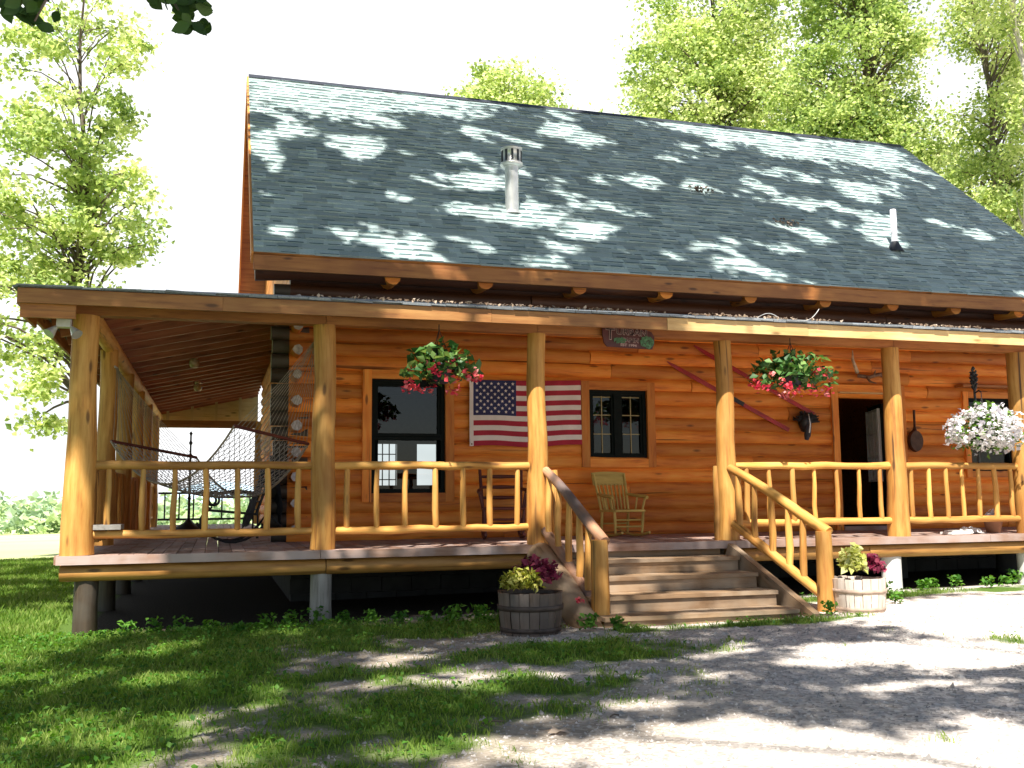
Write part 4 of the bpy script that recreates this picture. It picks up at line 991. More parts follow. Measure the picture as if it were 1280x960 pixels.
# ------------------------------------------------------------------ flowers and planters
def blob(n, c, r, shell=0.45, rng=RNG, low=-1.0):
    P = rng.normal(size=(n * 2, 3)); P /= np.linalg.norm(P, axis=1)[:, None]; P = P[P[:, 2] > low][:n]; P *= rng.uniform(shell, 1, (len(P), 1)); return P * np.array(r) + np.array(c)
def blossoms(C, size, petals=6, rng=RNG, spread=0.5):
    n = len(C); P = np.repeat(C, petals, 0) + rng.normal(size=(n * petals, 3)) * size * spread
    return leaves_np(P, rng.uniform(.8, 1.2, len(P)) * size, np.clip(np.repeat(rng.random(n), petals) + rng.normal(size=len(P)) * .15, 0, 1), 0.95, .2, rng)
def hanging_basket(name, lab, loc, r, leafm, nleaf, lsize, flm, nfl, fsize, top, flz, lshift=0.0):
    t = thing(name, lab, 'flower basket', loc, 0)
    mb = MB(); mb.lathe((0, 0, 0), [(.001, -.22), (.10, -.21), (.15, -.02), (.16, 0), (.15, .0), (.14, -.03), (.001, -.03)], 18); mb.build('pot', M['darkmetal'], t)
    mb = MB()
    for k in range(3): a = 2 * PI * k / 3; mb.tube([(.15 * math.cos(a), .15 * math.sin(a), 0), (0, 0, top - .06)], .004, 5)
    mb.tube([(0, 0, top - .06), (0, 0, top)], .006, 6); mb.build('hanger', M['black'], t)
    P = blob(nleaf, (lshift, 0, .02), r, .35); P[:, 2] -= .10 * (np.abs(P[:, 0] / r[0]) ** 2)
    V, Q, tn = leaves_np(P, RNG.uniform(.7, 1.3, len(P)) * lsize, RNG.random(len(P)) ** 1.5, .72, .45); np_mesh('foliage', leafm, V, Q, tn, t)
    C = blob(nfl, (lshift, -.03, flz), (r[0] * 1.02, r[1] * 1.05, r[2] * .75), .75); C[:, 2] -= .08 * (np.abs(C[:, 0] / r[0]) ** 2)
    V, Q, tn = blossoms(C, fsize); np_mesh('blossoms', flm, V, Q, tn, t)
    return t
hanging_basket('begonia_basket', 'hanging begonia basket with red flowers in front of the tall dark window', (3.665, -.26, 2.01), (.48, .36, .26), M['begleaf'], 340, .115, M['begflower'], 30, .055, .45, -.13)
hanging_basket('begonia_basket', 'hanging begonia basket with pink and red flowers left of the doorway', (8.11, -.26, 2.05), (.6, .42, .26), M['begleaf'], 430, .115, M['begflower'], 30, .055, .42, -.12, .03)
t = hanging_basket('petunia_basket', 'large hanging basket overflowing with white petunias at the right end of the porch', (11.03, -.16, 1.36), (.53, .42, .38), M['petleaf'], 560, .07, M['petflower'], 270, .06, .5, .03, .02)
ps = thing('basket_pole', 'black iron pole with leafy finial rising from the railing behind the white petunias', 'pole', (11.05, -.02, .94))
mb = MB(); mb.tube([(0, 0, 0), (0, 0, .7), (0, 0, 1.1)], .016, 8); mb.tube([(0, 0, .93), (-.01, -.09, .96), (-.02, -.14, .93)], .01, 6); mb.build('rod', M['black'], ps)
mb = MB()
for i in range(26):
    z = 1.0 + .24 * (i / 26); a = i * 2.4; r_ = .05 * (1.1 - .7 * abs(i / 26 - .55)); mb.tube([(0, 0, z - .03), (r_ * math.cos(a), r_ * math.sin(a), z + .02)], [.02, .012], 6)
mb.lathe((0, 0, 1.24), [(.014, 0), (.028, .025), (.001, .06)], 8); mb.build('finial', M['black'], ps)
# floor clutter by the right end
t = thing('clay_pot', 'terracotta pot on the porch floor behind the railing at the far right', 'pot', (11.55, .35, 0.0))
mb = MB(); mb.lathe((0, 0, 0), [(.001, 0), (.09, 0), (.12, .16), (.135, .165), (.135, .2), (.12, .2), (.11, .16), (.001, .16)], 18); mb.build('pot', M['terracotta'], t)
P = blob(40, (0, 0, .25), (.1, .1, .08), .2); V, Q, tn = leaves_np(P, RNG.uniform(.05, .08, len(P)), RNG.random(len(P))); np_mesh('plant', M['petflower'], V, Q, tn, t)
mb = MB(); n = 9; v = []
for i in range(n + 1):
    for j in range(n + 1):
        x = -.22 + .44 * i / n; y = -.14 + .28 * j / n; h = max(0, 1 - (x / .22) ** 2 - (y / .15) ** 2); v.append((11.15 + x, .35 + y, .005 + h * (.05 + .06 * random.random())))
mb.add(v, [[i * (n + 1) + j, (i + 1) * (n + 1) + j, (i + 1) * (n + 1) + j + 1, i * (n + 1) + j + 1] for i in range(n) for j in range(n)]); tag(mb.build('crumpled_sheet', M['white']), 'crumpled white sheet on the porch floor beside the terracotta pot', 'sheet')
mb = MB(); mb.box((10.72, .12, .02), (.32, .2, .03), Matrix.Rotation(.1, 3, 'Z')); mb.box((10.74, .12, .045), (.26, .17, .018), Matrix.Rotation(.22, 3, 'Z')); tag(mb.build('folded_papers', M['white']), 'folded white papers lying on the porch floor under the petunias', 'papers')
# barrels
def barrel(lab, loc, rt, rb, h, mat, rz):
    t = thing('barrel_planter', lab, 'planter', loc, rz, 'half barrel planters beside the steps')
    mb = MB(); n = 20
    for k in range(n):
        a0, a1 = 2 * PI * k / n, 2 * PI * (k + 1) / n - .018; dr = U(-.005, .005); hh = h + U(-.008, .008); tt = U(0, 1)
        prof = [(rb, -.05), (rb + (rt - rb) * .45 + .012, h * .45), (rt + .0, hh), (rt - .03, hh), (rt - .035, h * .6)]
        v = []; g = []
        for (r_, z) in prof:
            for a in (a0, (a0 + a1) / 2, a1): v.append(((r_ + dr) * math.cos(a), (r_ + dr) * math.sin(a), z)); g.append((z, a * .3, r_))
        f = []
        for i in range(len(prof) - 1):
            for j in range(2): f.append([3 * i + j, 3 * i + j + 1, 3 * i + 4 + j, 3 * i + 3 + j])
        mb.add(v, f, False, g, tt)
    mb.build('staves', mat, t)
    for z0, z1 in ((h * .60, h * .72), (h * .12, h * .22)):
        rr = lambda z: rb + (rt - rb) * (z / h) + .016
        mb = MB(); mb.lathe((0, 0, 0), [(rr(z0) - .008, z0), (rr(z0) + .002, z0), (rr(z1) + .002, z1), (rr(z1) - .008, z1)], 32); mb.build('hoop', M['sunlithoop' if mat == M['sunlitbarrel'] else 'hoop'], t)
    mb = MB(); mb.disc((0, 0, h - .04), (0, 0, 1), rt - .025, 24); mb.build('soil', M['soil'], t)
    return t
zl_ = gzf(4.24, -1.72) - .03; zr_ = gzf(7.98, -1.6)
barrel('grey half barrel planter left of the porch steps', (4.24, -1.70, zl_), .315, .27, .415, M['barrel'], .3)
barrel('pale sunlit half barrel planter right of the porch steps', (7.97, -1.6, zr_ - .03), .285, .245, .38, M['sunlitbarrel'], 1.1)
def plant(name, lab, cat, c, r, n, size, mat, asp=.7, low=-.25, grp=None):
    P = blob(n, c, r, .25, RNG, low); V, Q, tn = leaves_np(P, RNG.uniform(.7, 1.3, len(P)) * size, RNG.random(len(P)), asp, .4); o = np_mesh(name, mat, V, Q, tn, None, c); o.location = c; return tag(o, lab, cat, grp)
zt = zl_ + .41
plant('coleus_plant', 'yellow green curly plant at the front of the grey barrel', 'plant', (4.10, -1.86, zt + .08), (.22, .17, .17), 300, .075, M['olive'], .5)
plant('coleus_plant', 'burgundy coleus at the back and right of the grey barrel', 'plant', (4.33, -1.63, zt + .13), (.25, .22, .21), 340, .08, M['burgundy'])
zt = zr_ + .37
plant('coleus_plant', 'tall lime green coleus at the left of the pale barrel', 'plant', (7.88, -1.65, zt + .11), (.15, .16, .23), 230, .09, M['lime'])
plant('coleus_plant', 'burgundy coleus at the right of the pale barrel', 'plant', (8.14, -1.6, zt + .08), (.13, .16, .17), 220, .07, M['burgundy'])
plant('red_flower', 'small red flower trailing beside the grey barrel', 'flower', (4.72, -1.75, -.48), (.05, .05, .05), 14, .05, M['begflower'])

# ------------------------------------------------------------------ grass, weeds, stones
# near lawn: fine tufts where the mask says grass
def tufts(n, xr, yr, hgt, wid, blades, seed, thr=0.42, kmin=0.3, rej=None):
    rng = np.random.default_rng(seed)
    x = rng.uniform(*xr, n); y = rng.uniform(*yr, n); m = grassmask(x, y); keep = rng.random(n) < np.clip((m - thr) * 1.6 + .03, 0.0, 1)
    keep &= ~((y > -.05) & (x > .0) & (x < 15)); keep &= ~((x > 4.75) & (x < 7.45) & (y > -1.84))
    x, y, m = x[keep], y[keep], m[keep]; n = len(x); z = gz(x, y) + .03 * (fbm(x * .6, y * .6, 3) - .5)
    X = np.repeat(x, blades) + rng.normal(size=n * blades) * .028; Y = np.repeat(y, blades) + rng.normal(size=n * blades) * .028; Zb = np.repeat(z, blades)
    k = len(X); h = rng.uniform(.5, 1.25, k) * hgt * np.repeat(.5 + .6 * m, blades); a = rng.uniform(0, 2 * PI, k); b = rng.uniform(0, 2 * PI, k); ln = rng.uniform(.15, .75, k) * h
    w_ = wid * rng.uniform(.7, 1.3, k)
    p0 = np.stack([X - w_ * np.cos(a), Y - w_ * np.sin(a), Zb - .01], 1); p1 = np.stack([X + w_ * np.cos(a), Y + w_ * np.sin(a), Zb - .01], 1)
    p2 = np.stack([X + ln * .4 * np.cos(b) + w_ * .7 * np.cos(a), Y + ln * .4 * np.sin(b) + w_ * .7 * np.sin(a), Zb + h * .6], 1); p3 = np.stack([X + ln * np.cos(b), Y + ln * np.sin(b), Zb + h], 1)
    V = np.stack([p0, p1, p2, p3], 1).reshape(-1, 3); i = np.arange(k)[:, None] * 4; Q = np.concatenate([i + np.array([[0, 1, 2]]), i + np.array([[0, 2, 3]])], 0)
    return V, Q, np.repeat(np.clip(.45 + .3 * (fbm(X * 1.5, Y * 1.5, 21) - .5) * 2 + rng.normal(size=k) * .18, 0, 1), 4)
parts = [tufts(52000, (-2.2, 10.5), (-6.9, .0), .05, .003, 5, 1, .27), tufts(30000, (-7, -.2), (-2, 17), .07, .006, 4, 2, .3)]
V = np.concatenate([p[0] for p in parts]); off = len(parts[0][0]); Q = np.concatenate([parts[0][1], parts[1][1] + off]); T = np.concatenate([p[2] for p in parts])
stuff(np_mesh('grass', M['grassblade'], V, Q, T), 'short patchy green grass between the gravel and the porch', 'grass')
# clover and plantain: broad little leaves
rng = np.random.default_rng(5); n = 26000; x = rng.uniform(-1, 9.5, n); y = rng.uniform(-6, -.1, n); m = grassmask(x, y)
k = (rng.random(n) < np.clip((m - .38) * 1.6, 0, .9)) & ~((x > 4.75) & (x < 7.45) & (y > -1.84)); x, y = x[k], y[k]
P = np.stack([x, y, gz(x, y) + rng.uniform(.01, .06, len(x)) + .05 * np.exp(-((y + .7) / .4) ** 2)], 1); V, Q, T = leaves_np(P, rng.uniform(.02, .05, len(P)), rng.random(len(P)), .8, .8, rng)
stuff(np_mesh('clover', M['weed'], V, Q, T), 'clover and small broad-leaved weeds among the grass', 'ground cover')
# taller weeds along the edge of the porch
WD = [(x, -.35 + .2 * math.sin(x * 3.1), U(.10, .2)) for x in np.arange(.5, 4.0, .27)] + [(3.72, -.75, .2), (3.95, -.9, .22), (4.0, -.7, .18), (4.75, -1.9, .16), (5.05, -1.9, .12), (7.5, -1.75, .14), (8.5, -.9, .16), (8.75, -1.2, .13), (9.3, -.3, .15)] + [(x, -.1 + .15 * math.sin(x * 5), U(.1, .2)) for x in np.arange(9.9, 13.5, .33)]
for i, (x, y, h) in enumerate(WD):
    n = 46; z = gzf(x, y); c = np.array([x, y, z]); a = RNG.uniform(0, 2 * PI, n); r_ = RNG.uniform(.1, 1, n) * h * .6
    P = np.stack([r_ * np.cos(a), r_ * np.sin(a), RNG.uniform(.15, 1, n) * h], 1); V, Q, T = leaves_np(P, RNG.uniform(.04, .085, n), RNG.random(n), .6, .5)
    o = np_mesh('weed', M['weed'], V, Q, T); o.location = c; tag(o, 'low leafy green weed growing along the foot of the porch', 'weed', 'weeds along the foot of the porch')
# loose stones on the drive
rng = np.random.default_rng(8); n = 30000; x = rng.uniform(-.5, 10.5, n); y = rng.uniform(-6.9, -1.2, n) ; k = (grassmask(x, y) < .45) & ~((x > 4.75) & (x < 7.45) & (y > -1.84)); x, y = x[k], y[k]; n = len(x)
s_ = rng.lognormal(-4.75, .42, n); base = np.array([[1, 0, 0], [-.5, .87, 0], [-.5, -.87, 0], [.1, .1, .8]])
ang = rng.uniform(0, 2 * PI, n); B = base[None] * (1 + rng.normal(size=(n, 4, 3)) * .28)
Rz = np.stack([np.stack([np.cos(ang), -np.sin(ang), 0 * ang], 1), np.stack([np.sin(ang), np.cos(ang), 0 * ang], 1), np.stack([0 * ang, 0 * ang, 1 + 0 * ang], 1)], 1)
V = np.einsum('nij,nkj->nki', Rz, B) * s_[:, None, None] + np.stack([x, y, gz(x, y) + .03 * (fbm(x * .6, y * .6, 3) - .5) + .001], 1)[:, None]
i = np.arange(n)[:, None] * 4; Q = np.concatenate([i + np.array([[0, 1, 3]]), i + np.array([[1, 2, 3]]), i + np.array([[2, 0, 3]])], 0)
stuff(np_mesh('gravel_stones', M['stone'], V.reshape(-1, 3), Q, np.repeat(np.clip(rng.random(n) * np.clip(.25 + (x - 2.2 - .35 * (y + 4)) / 3, .22, 1), 0, 1), 4)), 'loose grey stones scattered over the gravel drive', 'gravel')
# dead leaf and twigs on the drive
mb = MB(); c = Vv((3.25, -5.35, gzf(3.25, -5.35) + .02)); v = [c]
for q in range(14): r_ = .075 if q % 2 == 0 else .035; a = q * PI / 7; v.append(c + Vv((r_ * math.cos(a) * 1.2, r_ * math.sin(a), .012 * math.sin(q * 2.0))))
mb.add(v, [[0, 1 + q, 1 + (q + 1) % 14] for q in range(14)]); tag(mb.build('fallen_leaf', M['dryleaf']), 'pale curled dead leaf lying on the gravel in the foreground', 'leaf')
for x, y, a, ln, lab in ((2.95, -5.0, .1, .16, 'short dark twig on the gravel left of the dead leaf'), (3.7, -5.1, .3, .07, 'tiny dark twig on the gravel right of the dead leaf')):
    z = gzf(x, y) + .012; mb = MB(); d = Vv((math.cos(a), math.sin(a), 0)) * ln / 2; mb.tube([Vv((x, y, z)) - d, Vv((x, y + .01, z + .008)), Vv((x, y, z)) + d], .005, 5); tag(mb.build('twig', M['brownleaf'] if False else M['bark']), lab, 'twig')
#@@PART4
# ------------------------------------------------------------------ trees
def limb(mb, a, b, r0, r1, k=5, wig=.12):
    a, b = Vv(a), Vv(b); ln = (b - a).length; pts = []; rs = []
    for i in range(k + 1):
        t = i / k; p = a.lerp(b, t); p += Vv((U(-1, 1), U(-1, 1), U(-.5, .5))) * wig * ln * .25 * math.sin(PI * t) + Vv((0, 0, .12 * ln * math.sin(PI * t)))
        pts.append(p); rs.append(r0 + (r1 - r0) * t)
    mb.tube(pts, rs, 7, .05, True); return pts
def tree(name, lab, base, top, crowns, nclump, per, lsize, mat, r0=.2, bark='bark', seed=1, clr=.6, lean=None, group=None):
    """crowns: list of (centre offset from base, radii, weight). Leaves gather in clumps at the ends of limbs."""
    random.seed(seed); rng = np.random.default_rng(seed)
    t = thing(name, lab, 'tree', base, 0, group)
    mb = MB(); k = 9; topv = Vv(top); pts = []
    for i in range(k + 1):
        q = i / k; pts.append(Vv((topv.x * q + .12 * math.sin(i * 1.9 + seed), topv.y * q + .12 * math.cos(i * 1.3 + seed), topv.z * q - (0.2 if i == 0 else 0))))
    mb.tube(pts, [r0 * (1.25 if i == 0 else 1) * (1 - .86 * i / k) for i in range(k + 1)], 10, .05)
    P = []; S = []; tones = []
    wsum = sum(c[2] for c in crowns)
    for c, r_, w_ in crowns:
        for _ in range(max(1, int(nclump * w_ / wsum))):
            d = rng.normal(size=3); d /= np.linalg.norm(d); q = Vv(tuple(np.array(c) + d * np.array(r_) * rng.uniform(.35, 1) ** .6))
            h = max(.25, min(.97, (q.z - U(.5, 2.2)) / topv.z)); i = min(k - 1, int(h * k)); a = pts[i].lerp(pts[i + 1], h * k - i)
            if random.random() < .62: limb(mb, a, q, r0 * (1 - .86 * h) * .42, .012, 5)
            cr = clr * rng.uniform(.6, 1.4); nn = int(per * rng.uniform(.6, 1.4))
            X = rng.normal(size=(nn, 3)) * np.array([1, 1, .55]) * cr * .6 + np.array(q)
            P.append(X); S.append(rng.uniform(.7, 1.3, nn) * lsize); tones.append(np.clip(rng.uniform(.25, .75) + rng.normal(size=nn) * .2, 0, 1))
    mb.build('trunk', M[bark], t)
    V, Q, T = leaves_np(np.concatenate(P), np.concatenate(S), np.concatenate(tones), .75, .25, rng); np_mesh('crown', mat, V, Q, T, t)
    return t
g0 = lambda x, y: float(gz(x, y))
B = (-2.1, 18.5, g0(-2.1, 18.5))
tree('maple_tree', 'tall sunlit maple rising beyond the left corner of the porch', B, (-.6, 0, 16.5),
     [((-.6, 0, 13.4), (2.0, 2, 3.6), 1.1), ((-1.6, 0, 9.6), (2.2, 2, 2.4), 1.1), ((.7, 0, 9.3), (1.3, 1.6, 1.6), .5), ((-1.2, -.5, 6.6), (2.4, 1.8, 1.4), .7), ((.6, 0, 6.6), (1.1, 1.2, .9), .25), ((-.95, -1.8, 5.0), (.35, .5, .7), .09), ((-.8, -1.8, 3.9), (.35, .5, .9), .11)], 215, 92, .17, M['leaf'], .17, 'bark', 3, .46)
B = (13.3, 30, g0(13.3, 30))
tree('maple_tree', 'round-topped tree showing above the middle of the roof ridge', B, (0, 0, 20), [((0, 0, 18.9), (2.2, 2.2, 1.9), 1), ((-1.6, 0, 17.4), (1.6, 2, 1.7), .6), ((1.5, 0, 17.4), (1.7, 2, 1.7), .6), ((3.2, 0, 16.2), (1.5, 2, 1.2), .4)], 150, 130, .19, M['leaf'], .3, 'bark', 5, .68)
B = (19.2, 22.5, g0(19.2, 22.5))
tree('maple_tree', 'broad bright green tree behind the ridge, left of the trees at the right', B, (.6, 0, 21), [((-.4, 0, 16.8), (2.6, 2.4, 3.2), 1), ((-1.6, 0, 14.0), (2.4, 2, 1.8), .8), ((.8, 0, 20.0), (2.8, 2.4, 3.0), .9), ((2.4, 0, 16), (2.2, 2, 2.8), .8), ((-3.7, 0, 14.3), (1.9, 1.5, 1.2), .5)], 400, 135, .17, M['leaf'], .3, 'bark', 6, .66)
B = (21.8, 16.5, g0(21.8, 16.5))
tree('oak_tree', 'large tree with thick forking trunk behind the right end of the ridge', B, (.3, 0, 20), [((0, 0, 16.2), (2.4, 2.2, 3.2), 1), ((-1.7, 0, 13.2), (1.7, 2, 2.0), .7), ((1.1, 0, 12.6), (1.5, 2, 1.8), .5), ((.3, .5, 19.5), (2.6, 2.2, 2.2), .7)], 320, 130, .145, M['leafdeep'], .36, 'bark', 7, .58)
B = (23.9, 12.2, g0(23.9, 12.2))
tree('ash_tree', 'slender leaning tree with a bare dark stem at the upper right', B, (-1.3, 0, 19), [((-.3, 0, 15.6), (1.6, 1.5, 2.0), .8), ((-.4, 0, 12.0), (1.5, 1.2, 1.4), .5), ((-1.2, 0, 9.6), (1.7, 1.5, 1.5), .8), ((.6, 0, 9.0), (1.4, 1.3, 2.4), .8), ((-.2, 0, 7.2), (1.6, 1.2, 1.6), .8), ((.9, 0, 13.5), (1, 1, 1.6), .4)], 270, 130, .125, M['leaf'], .16, 'bark', 8, .48)
B = (21.2, 9.2, g0(21.2, 9.2))
tree('birch_tree', 'pale-barked tree at the right edge above the roof slope', B, (.25, 0, 18), [((.5, 0, 15), (1.5, 1.4, 2.0), 1), ((.9, 0, 11.5), (1.0, 1.2, 1.8), .5), ((.8, 1, 8), (.9, 1, 1.5), .5)], 110, 90, .13, M['leaf'], .15, 'palebark', 9, .45)
B = (27, 20, g0(27, 20))
tree('oak_tree', 'dense shaded tree filling the gap low behind the right roof slope', B, (0, 0, 15), [((-2, 0, 10.5), (2.6, 2, 2.6), 1), ((.6, 0, 9.5), (2.4, 2, 3), 1), ((0, 0, 13.5), (2.6, 2, 2), .6)], 210, 130, .15, M['leafdeep'], .26, 'bark', 10, .6)
# far woods along the end of the hay field
rng = np.random.default_rng(33); P = []; T = []; S = []
for i in range(420):
    x = rng.uniform(-120, 40); y = rng.uniform(148, 185); h = 1.6 + 3.6 * fbm(np.array([x * .06]), np.array([y * .05]), 4)[0] + (1 if y > 165 else 0); r_ = rng.uniform(1.2, 2.2); n = 26
    c = np.array([x, y, g0(x, y) + h * rng.uniform(.25, 1.0)]); P.append(c + rng.normal(size=(n, 3)) * r_ * np.array([.6, .5, .5])); T.append(np.clip(rng.uniform(.1, .8) + rng.normal(size=n) * .12, 0, 1)); S.append(rng.uniform(.9, 1.9, n))
V, Q, T2 = leaves_np(np.concatenate(P), np.concatenate(S), np.concatenate(T), .8, .3, rng)
stuff(np_mesh('far_woods', M['farleaf'], V, Q, T2), 'hazy line of woods along the far edge of the hay field', 'woods')

# big shade trees in front of the house, outside the picture; their crowns throw the dappled shade
CR = {'a': [((-7, 2, 12), (6, 8, 5)), ((-9, 9, 13), (5, 6, 5))], 'e': [((3, -4, 15), (8.5, 7, 6))], 'b': [((4, -13, 13), (9, 6.5, 6))], 'd': [((13, -2, 15), (6.5, 6, 5.5))]}
S3 = np.array(SUN)
rng = np.random.default_rng(77)
def zone(q, zs):
    o = np.zeros(len(q[0]))
    for (cx, cy, rx, ry) in zs: o = np.maximum(o, 1 - np.sqrt(((q[0] - cx) / rx) ** 2 + ((q[1] - cy) / ry) ** 2))
    return o
# sunlit zones: roof as (x, distance up the slope), ground as (x, y)
ROOF_LIT = [(2.9, 5.9, 2.1, 1.6), (4.7, 6.1, 1.9, 1.2), (2.2, 6.7, 1.6, .9), (1.95, 3.2, .45, 1.0), (3.5, 3.6, .6, .6), (5.2, 2.95, 1.0, .55), (5.5, 1.62, 1.35, .6), (6.7, 1.25, .95, .35), (2.0, .35, .35, .3), (3.75, .45, .65, .35), (7.5, 5.15, .9, .8), (9.15, 3.2, .45, .4), (10.7, 6.4, 2.0, .75), (12.4, 5.9, 1.7, 1.0), (14.2, 5.9, 1.3, 1.2), (12.8, 3.7, .7, .8), (8.2, 1.1, .5, .25), (10.6, 1.6, .45, .3), (14.2, 2.2, .5, .3), (12.3, 2.0, .65, 1.0)]
GR_LIT = [(9.3, -2.6, 2.7, 2.3), (6.9, -3.9, 1.4, .75), (4.9, -6.5, 1.5, .6), (4.0, -5.95, 1.0, .4), (3.1, -5.75, .6, .22), (2.3, -5.6, .35, .2), (4.05, -4.75, .4, .25), (7.6, -6.2, 1.2, .8), (9.8, 1.1, 2.7, 1.8), (8.0, 1.1, .75, 1.0), (11.6, .2, 2.2, 2.2), (5.45, 1.05, .7, .95), (3.9, .85, .8, .25), (4.6, .6, .5, .25), (8.1, -.7, .8, .6), (1.15, -1.1, .5, .2), (.35, -3.9, .55, .4), (1.25, -4.2, .3, .2), (-.6, -1.5, .7, .4), (-1.5, 2.5, .9, .6), (2.85, -5.45, .4, .2), (1.85, -.65, .4, .18), (3.2, .45, .9, .2), (5.9, -.62, 1.0, .26), (6.5, -1.15, .9, .2), (6.0, -1.68, 1.1, .2), (6.2, -.1, .9, .2), (-3, 14, 2, .6), (-2, 9, .7, .5), (7.2, 3.3, 1.6, .35), (10.8, 3.3, 2.8, .6), (12, -6, 3, 3), (4.5, 1.55, .8, .5), (9.1, 1.7, 1.2, .5)]
GR_DARK = [(6.2, -5.35, .95, .33), (5.3, -5.6, .9, .16), (6.6, -2.65, 1.2, .35), (8.2, -4.9, 1.0, .25)]
n = 300000
LX_, LY_, LZ_, KP = [], [], [], []
x = rng.uniform(1.5, 15.8, n // 2); s_ = rng.uniform(-.2, SL, n // 2)
wx = 1.0 * (fbm(x * 1.1, s_ * 1.1, 40) - .5); wy = 1.0 * (fbm(x * 1.1, s_ * 1.1, 41) - .5)
lit = zone((x + wx, s_ + wy), ROOF_LIT); hole = fbm((x * .86 - s_ * .5) * 1.25 + 3, (x * .5 + s_ * .86) * 2.5, 50, 3)
keep = (lit + rng.normal(size=len(x)) * .15 < .12) & (hole + rng.normal(size=len(x)) * .04 < .60 + .04 * (s_ < 3))
px, py, pz = x, EY + s_ * dy / SL, EZ + s_ * dz / SL
LX_.append(px[keep]); LY_.append(py[keep]); LZ_.append(pz[keep])
x = rng.uniform(-10, 16, n); y = rng.uniform(-9.5, 17, n)
ok = ~((y > 4.6) & (x > 2.5)); x, y = x[ok], y[ok]
wa = np.where(y > 0, .3, 1.0); wx = wa * (fbm(x * 1.1, y * 1.1, 42) - .5); wy = wa * (fbm(x * 1.1, y * 1.1, 43) - .5)
lit = zone((x + wx, y + wy), GR_LIT); dark = zone((x + wx, y + wy), GR_DARK); hole = fbm(x * 1.9, y * 2.4, 51, 3)
keep = ((lit + rng.normal(size=len(x)) * .10 < .12) | (dark > .2)) & (hole + rng.normal(size=len(x)) * .03 < np.where((y > .1) & (y < 2.7) & (x < 3.7) & (x > -.4), .9, np.where(x < 1.0, .57, np.where((x < 5.5) & (y < .1), .69, .645))))
LX_.append(x[keep]); LY_.append(y[keep]); LZ_.append(np.full(keep.sum(), -.8))
Lp = np.stack([np.concatenate(LX_), np.concatenate(LY_), np.concatenate(LZ_)], 1)
best = np.full(len(Lp), -1); TT = np.zeros(len(Lp)); names_ = []
keys = [(k, c) for k in CR for c in CR[k]]
sc_ = np.full(len(Lp), 9.0)
for trial in range(14):
    tt = rng.uniform(9, 20.5, len(Lp)); t_ = (tt - Lp[:, 2]) / S3[2]; Pp = Lp + t_[:, None] * S3
    for i, (kk, (c, r_)) in enumerate(keys):
        d = np.sqrt((((Pp - np.array(c)) / np.array(r_)) ** 2).sum(1)); u = (d < 1) & (best < 0)
        best[u] = i; TT[u] = t_[u]
okk = best >= 0; Pp = Lp + TT[:, None] * S3
TR = {'a': ((-7.5, 1.5), 21, 'old maple standing left of the house, its crown shading the lawn'), 'e': ((-3.4, -11.6), 22, 'great maple beside the drive, its boughs arching over the roof and steps'), 'b': ((4.5, -15.0), 20, 'tall maple across the drive behind the viewpoint'), 'd': ((15.5, -3.6), 21, 'tall maple at the right front corner of the house')}
BR = []
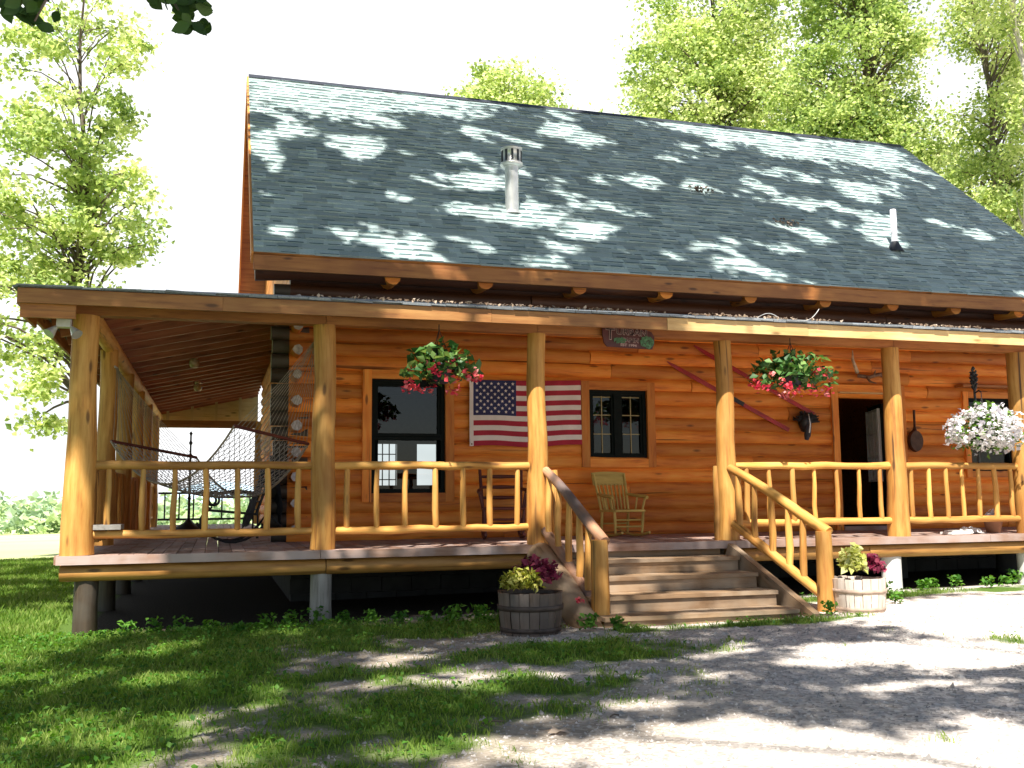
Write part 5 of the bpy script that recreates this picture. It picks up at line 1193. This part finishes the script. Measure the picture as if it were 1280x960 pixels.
for kk in CR:
    (tx, ty), hh, lab = TR[kk]; idx = [i for i, q in enumerate(keys) if q[0] == kk]; sel = np.isin(best, idx) & okk; Q_ = Pp[sel]; tz = g0(tx, ty)
    t = thing('maple_tree', lab, 'tree', (tx, ty, tz)); random.seed(ord(kk))
    mb = MB(); tr = [Vv((.1 * math.sin(i), .1 * math.cos(i * 1.4), hh * .82 * i / 8 - (.2 if i == 0 else 0))) for i in range(9)]; mb.tube(tr, [.42, .34, .32, .29, .26, .22, .17, .11, .05], 12, .06)
    sub = Q_[np.random.default_rng(3).choice(len(Q_), min(15, len(Q_)), False)] - np.array((tx, ty, tz))
    for q in sub:
        q = Vv(tuple(q)); h = max(.35, min(.95, (q.z - 2.5 - .25 * math.hypot(q.x, q.y)) / (hh * .82))); i = min(7, int(h * 8)); a = tr[i].lerp(tr[i + 1], h * 8 - i); limb(mb, a, q, .06 * (1.2 - h), .012, 6, .1)
    mb.build('trunk', M['bark'], t)
    m_ = len(Q_); V, Q, T = leaves_np(Q_ - np.array((tx, ty, tz)), rng.uniform(.13, .22, m_), rng.random(m_), .75, .45, rng); np_mesh('crown', M['leafdark'], V, Q, T, t)
    if kk == 'e':   # low bough whose leaf tips hang into the top left of the view
        mb = MB(); base = tr[3]; o_ = np.array((tx, ty, tz)); tips = [(.50, -6.9, 2.44), (.60, -6.9, 2.38), (.42, -6.85, 2.46), (.56, -6.85, 2.47), (1.04, -6.9, 2.56), (1.15, -6.9, 2.50), (1.23, -6.9, 2.53), (1.17, -6.88, 2.45), (.78, -6.8, 2.60)]
        stem = limb(mb, base, Vv((.8, -6.75, 2.85)) - Vv(tuple(o_)), .06, .02, 6, .05)
        pts = []
        for tp in tips:
            q = Vv(tp) - Vv(tuple(o_)); limb(mb, stem[-1], q, .014, .004, 4, .05)
            for _ in range(11): pts.append(tuple(q + Vv((random.gauss(0, .035), random.gauss(0, .05), random.gauss(.02, .028)))))
        mb.build('bough', M['bark'], t); lb = MB()
        for q in pts:                     # near leaves: ovate blades with a toothed edge and a folded midrib
            d = Vv((random.gauss(0, 1), random.gauss(0, .6), random.gauss(-.5, .6))).normalized(); sd = d.cross(Vv((random.gauss(0, .4), -1, random.gauss(.2, .4)))).normalized(); nn = sd.cross(d); ln = U(.055, .085); wd = ln * .34; q = Vv(q)
            mid = [q + d * ln * (k_ / 6 - .5) - nn * .004 * math.sin(PI * k_ / 6) for k_ in range(7)]; pr = [0, .62, .95, 1.0, .8, .42, 0]; lo = [m2 + sd * wd * p_ + nn * .008 * p_ for m2, p_ in zip(mid, pr)]; ro = [m2 - sd * wd * p_ + nn * .008 * p_ for m2, p_ in zip(mid, pr)]
            lb.add(mid + lo[1:6] + ro[1:6], [[0, 7, 1], [0, 1, 12]] + [f for k_ in range(1, 5) for f in ([k_, 6 + k_, 7 + k_, k_ + 1], [k_, k_ + 1, 12 + k_, 11 + k_])] + [[5, 11, 6], [5, 6, 16]], True)
        lb.build('bough_leaves', M['leafdark'], t)
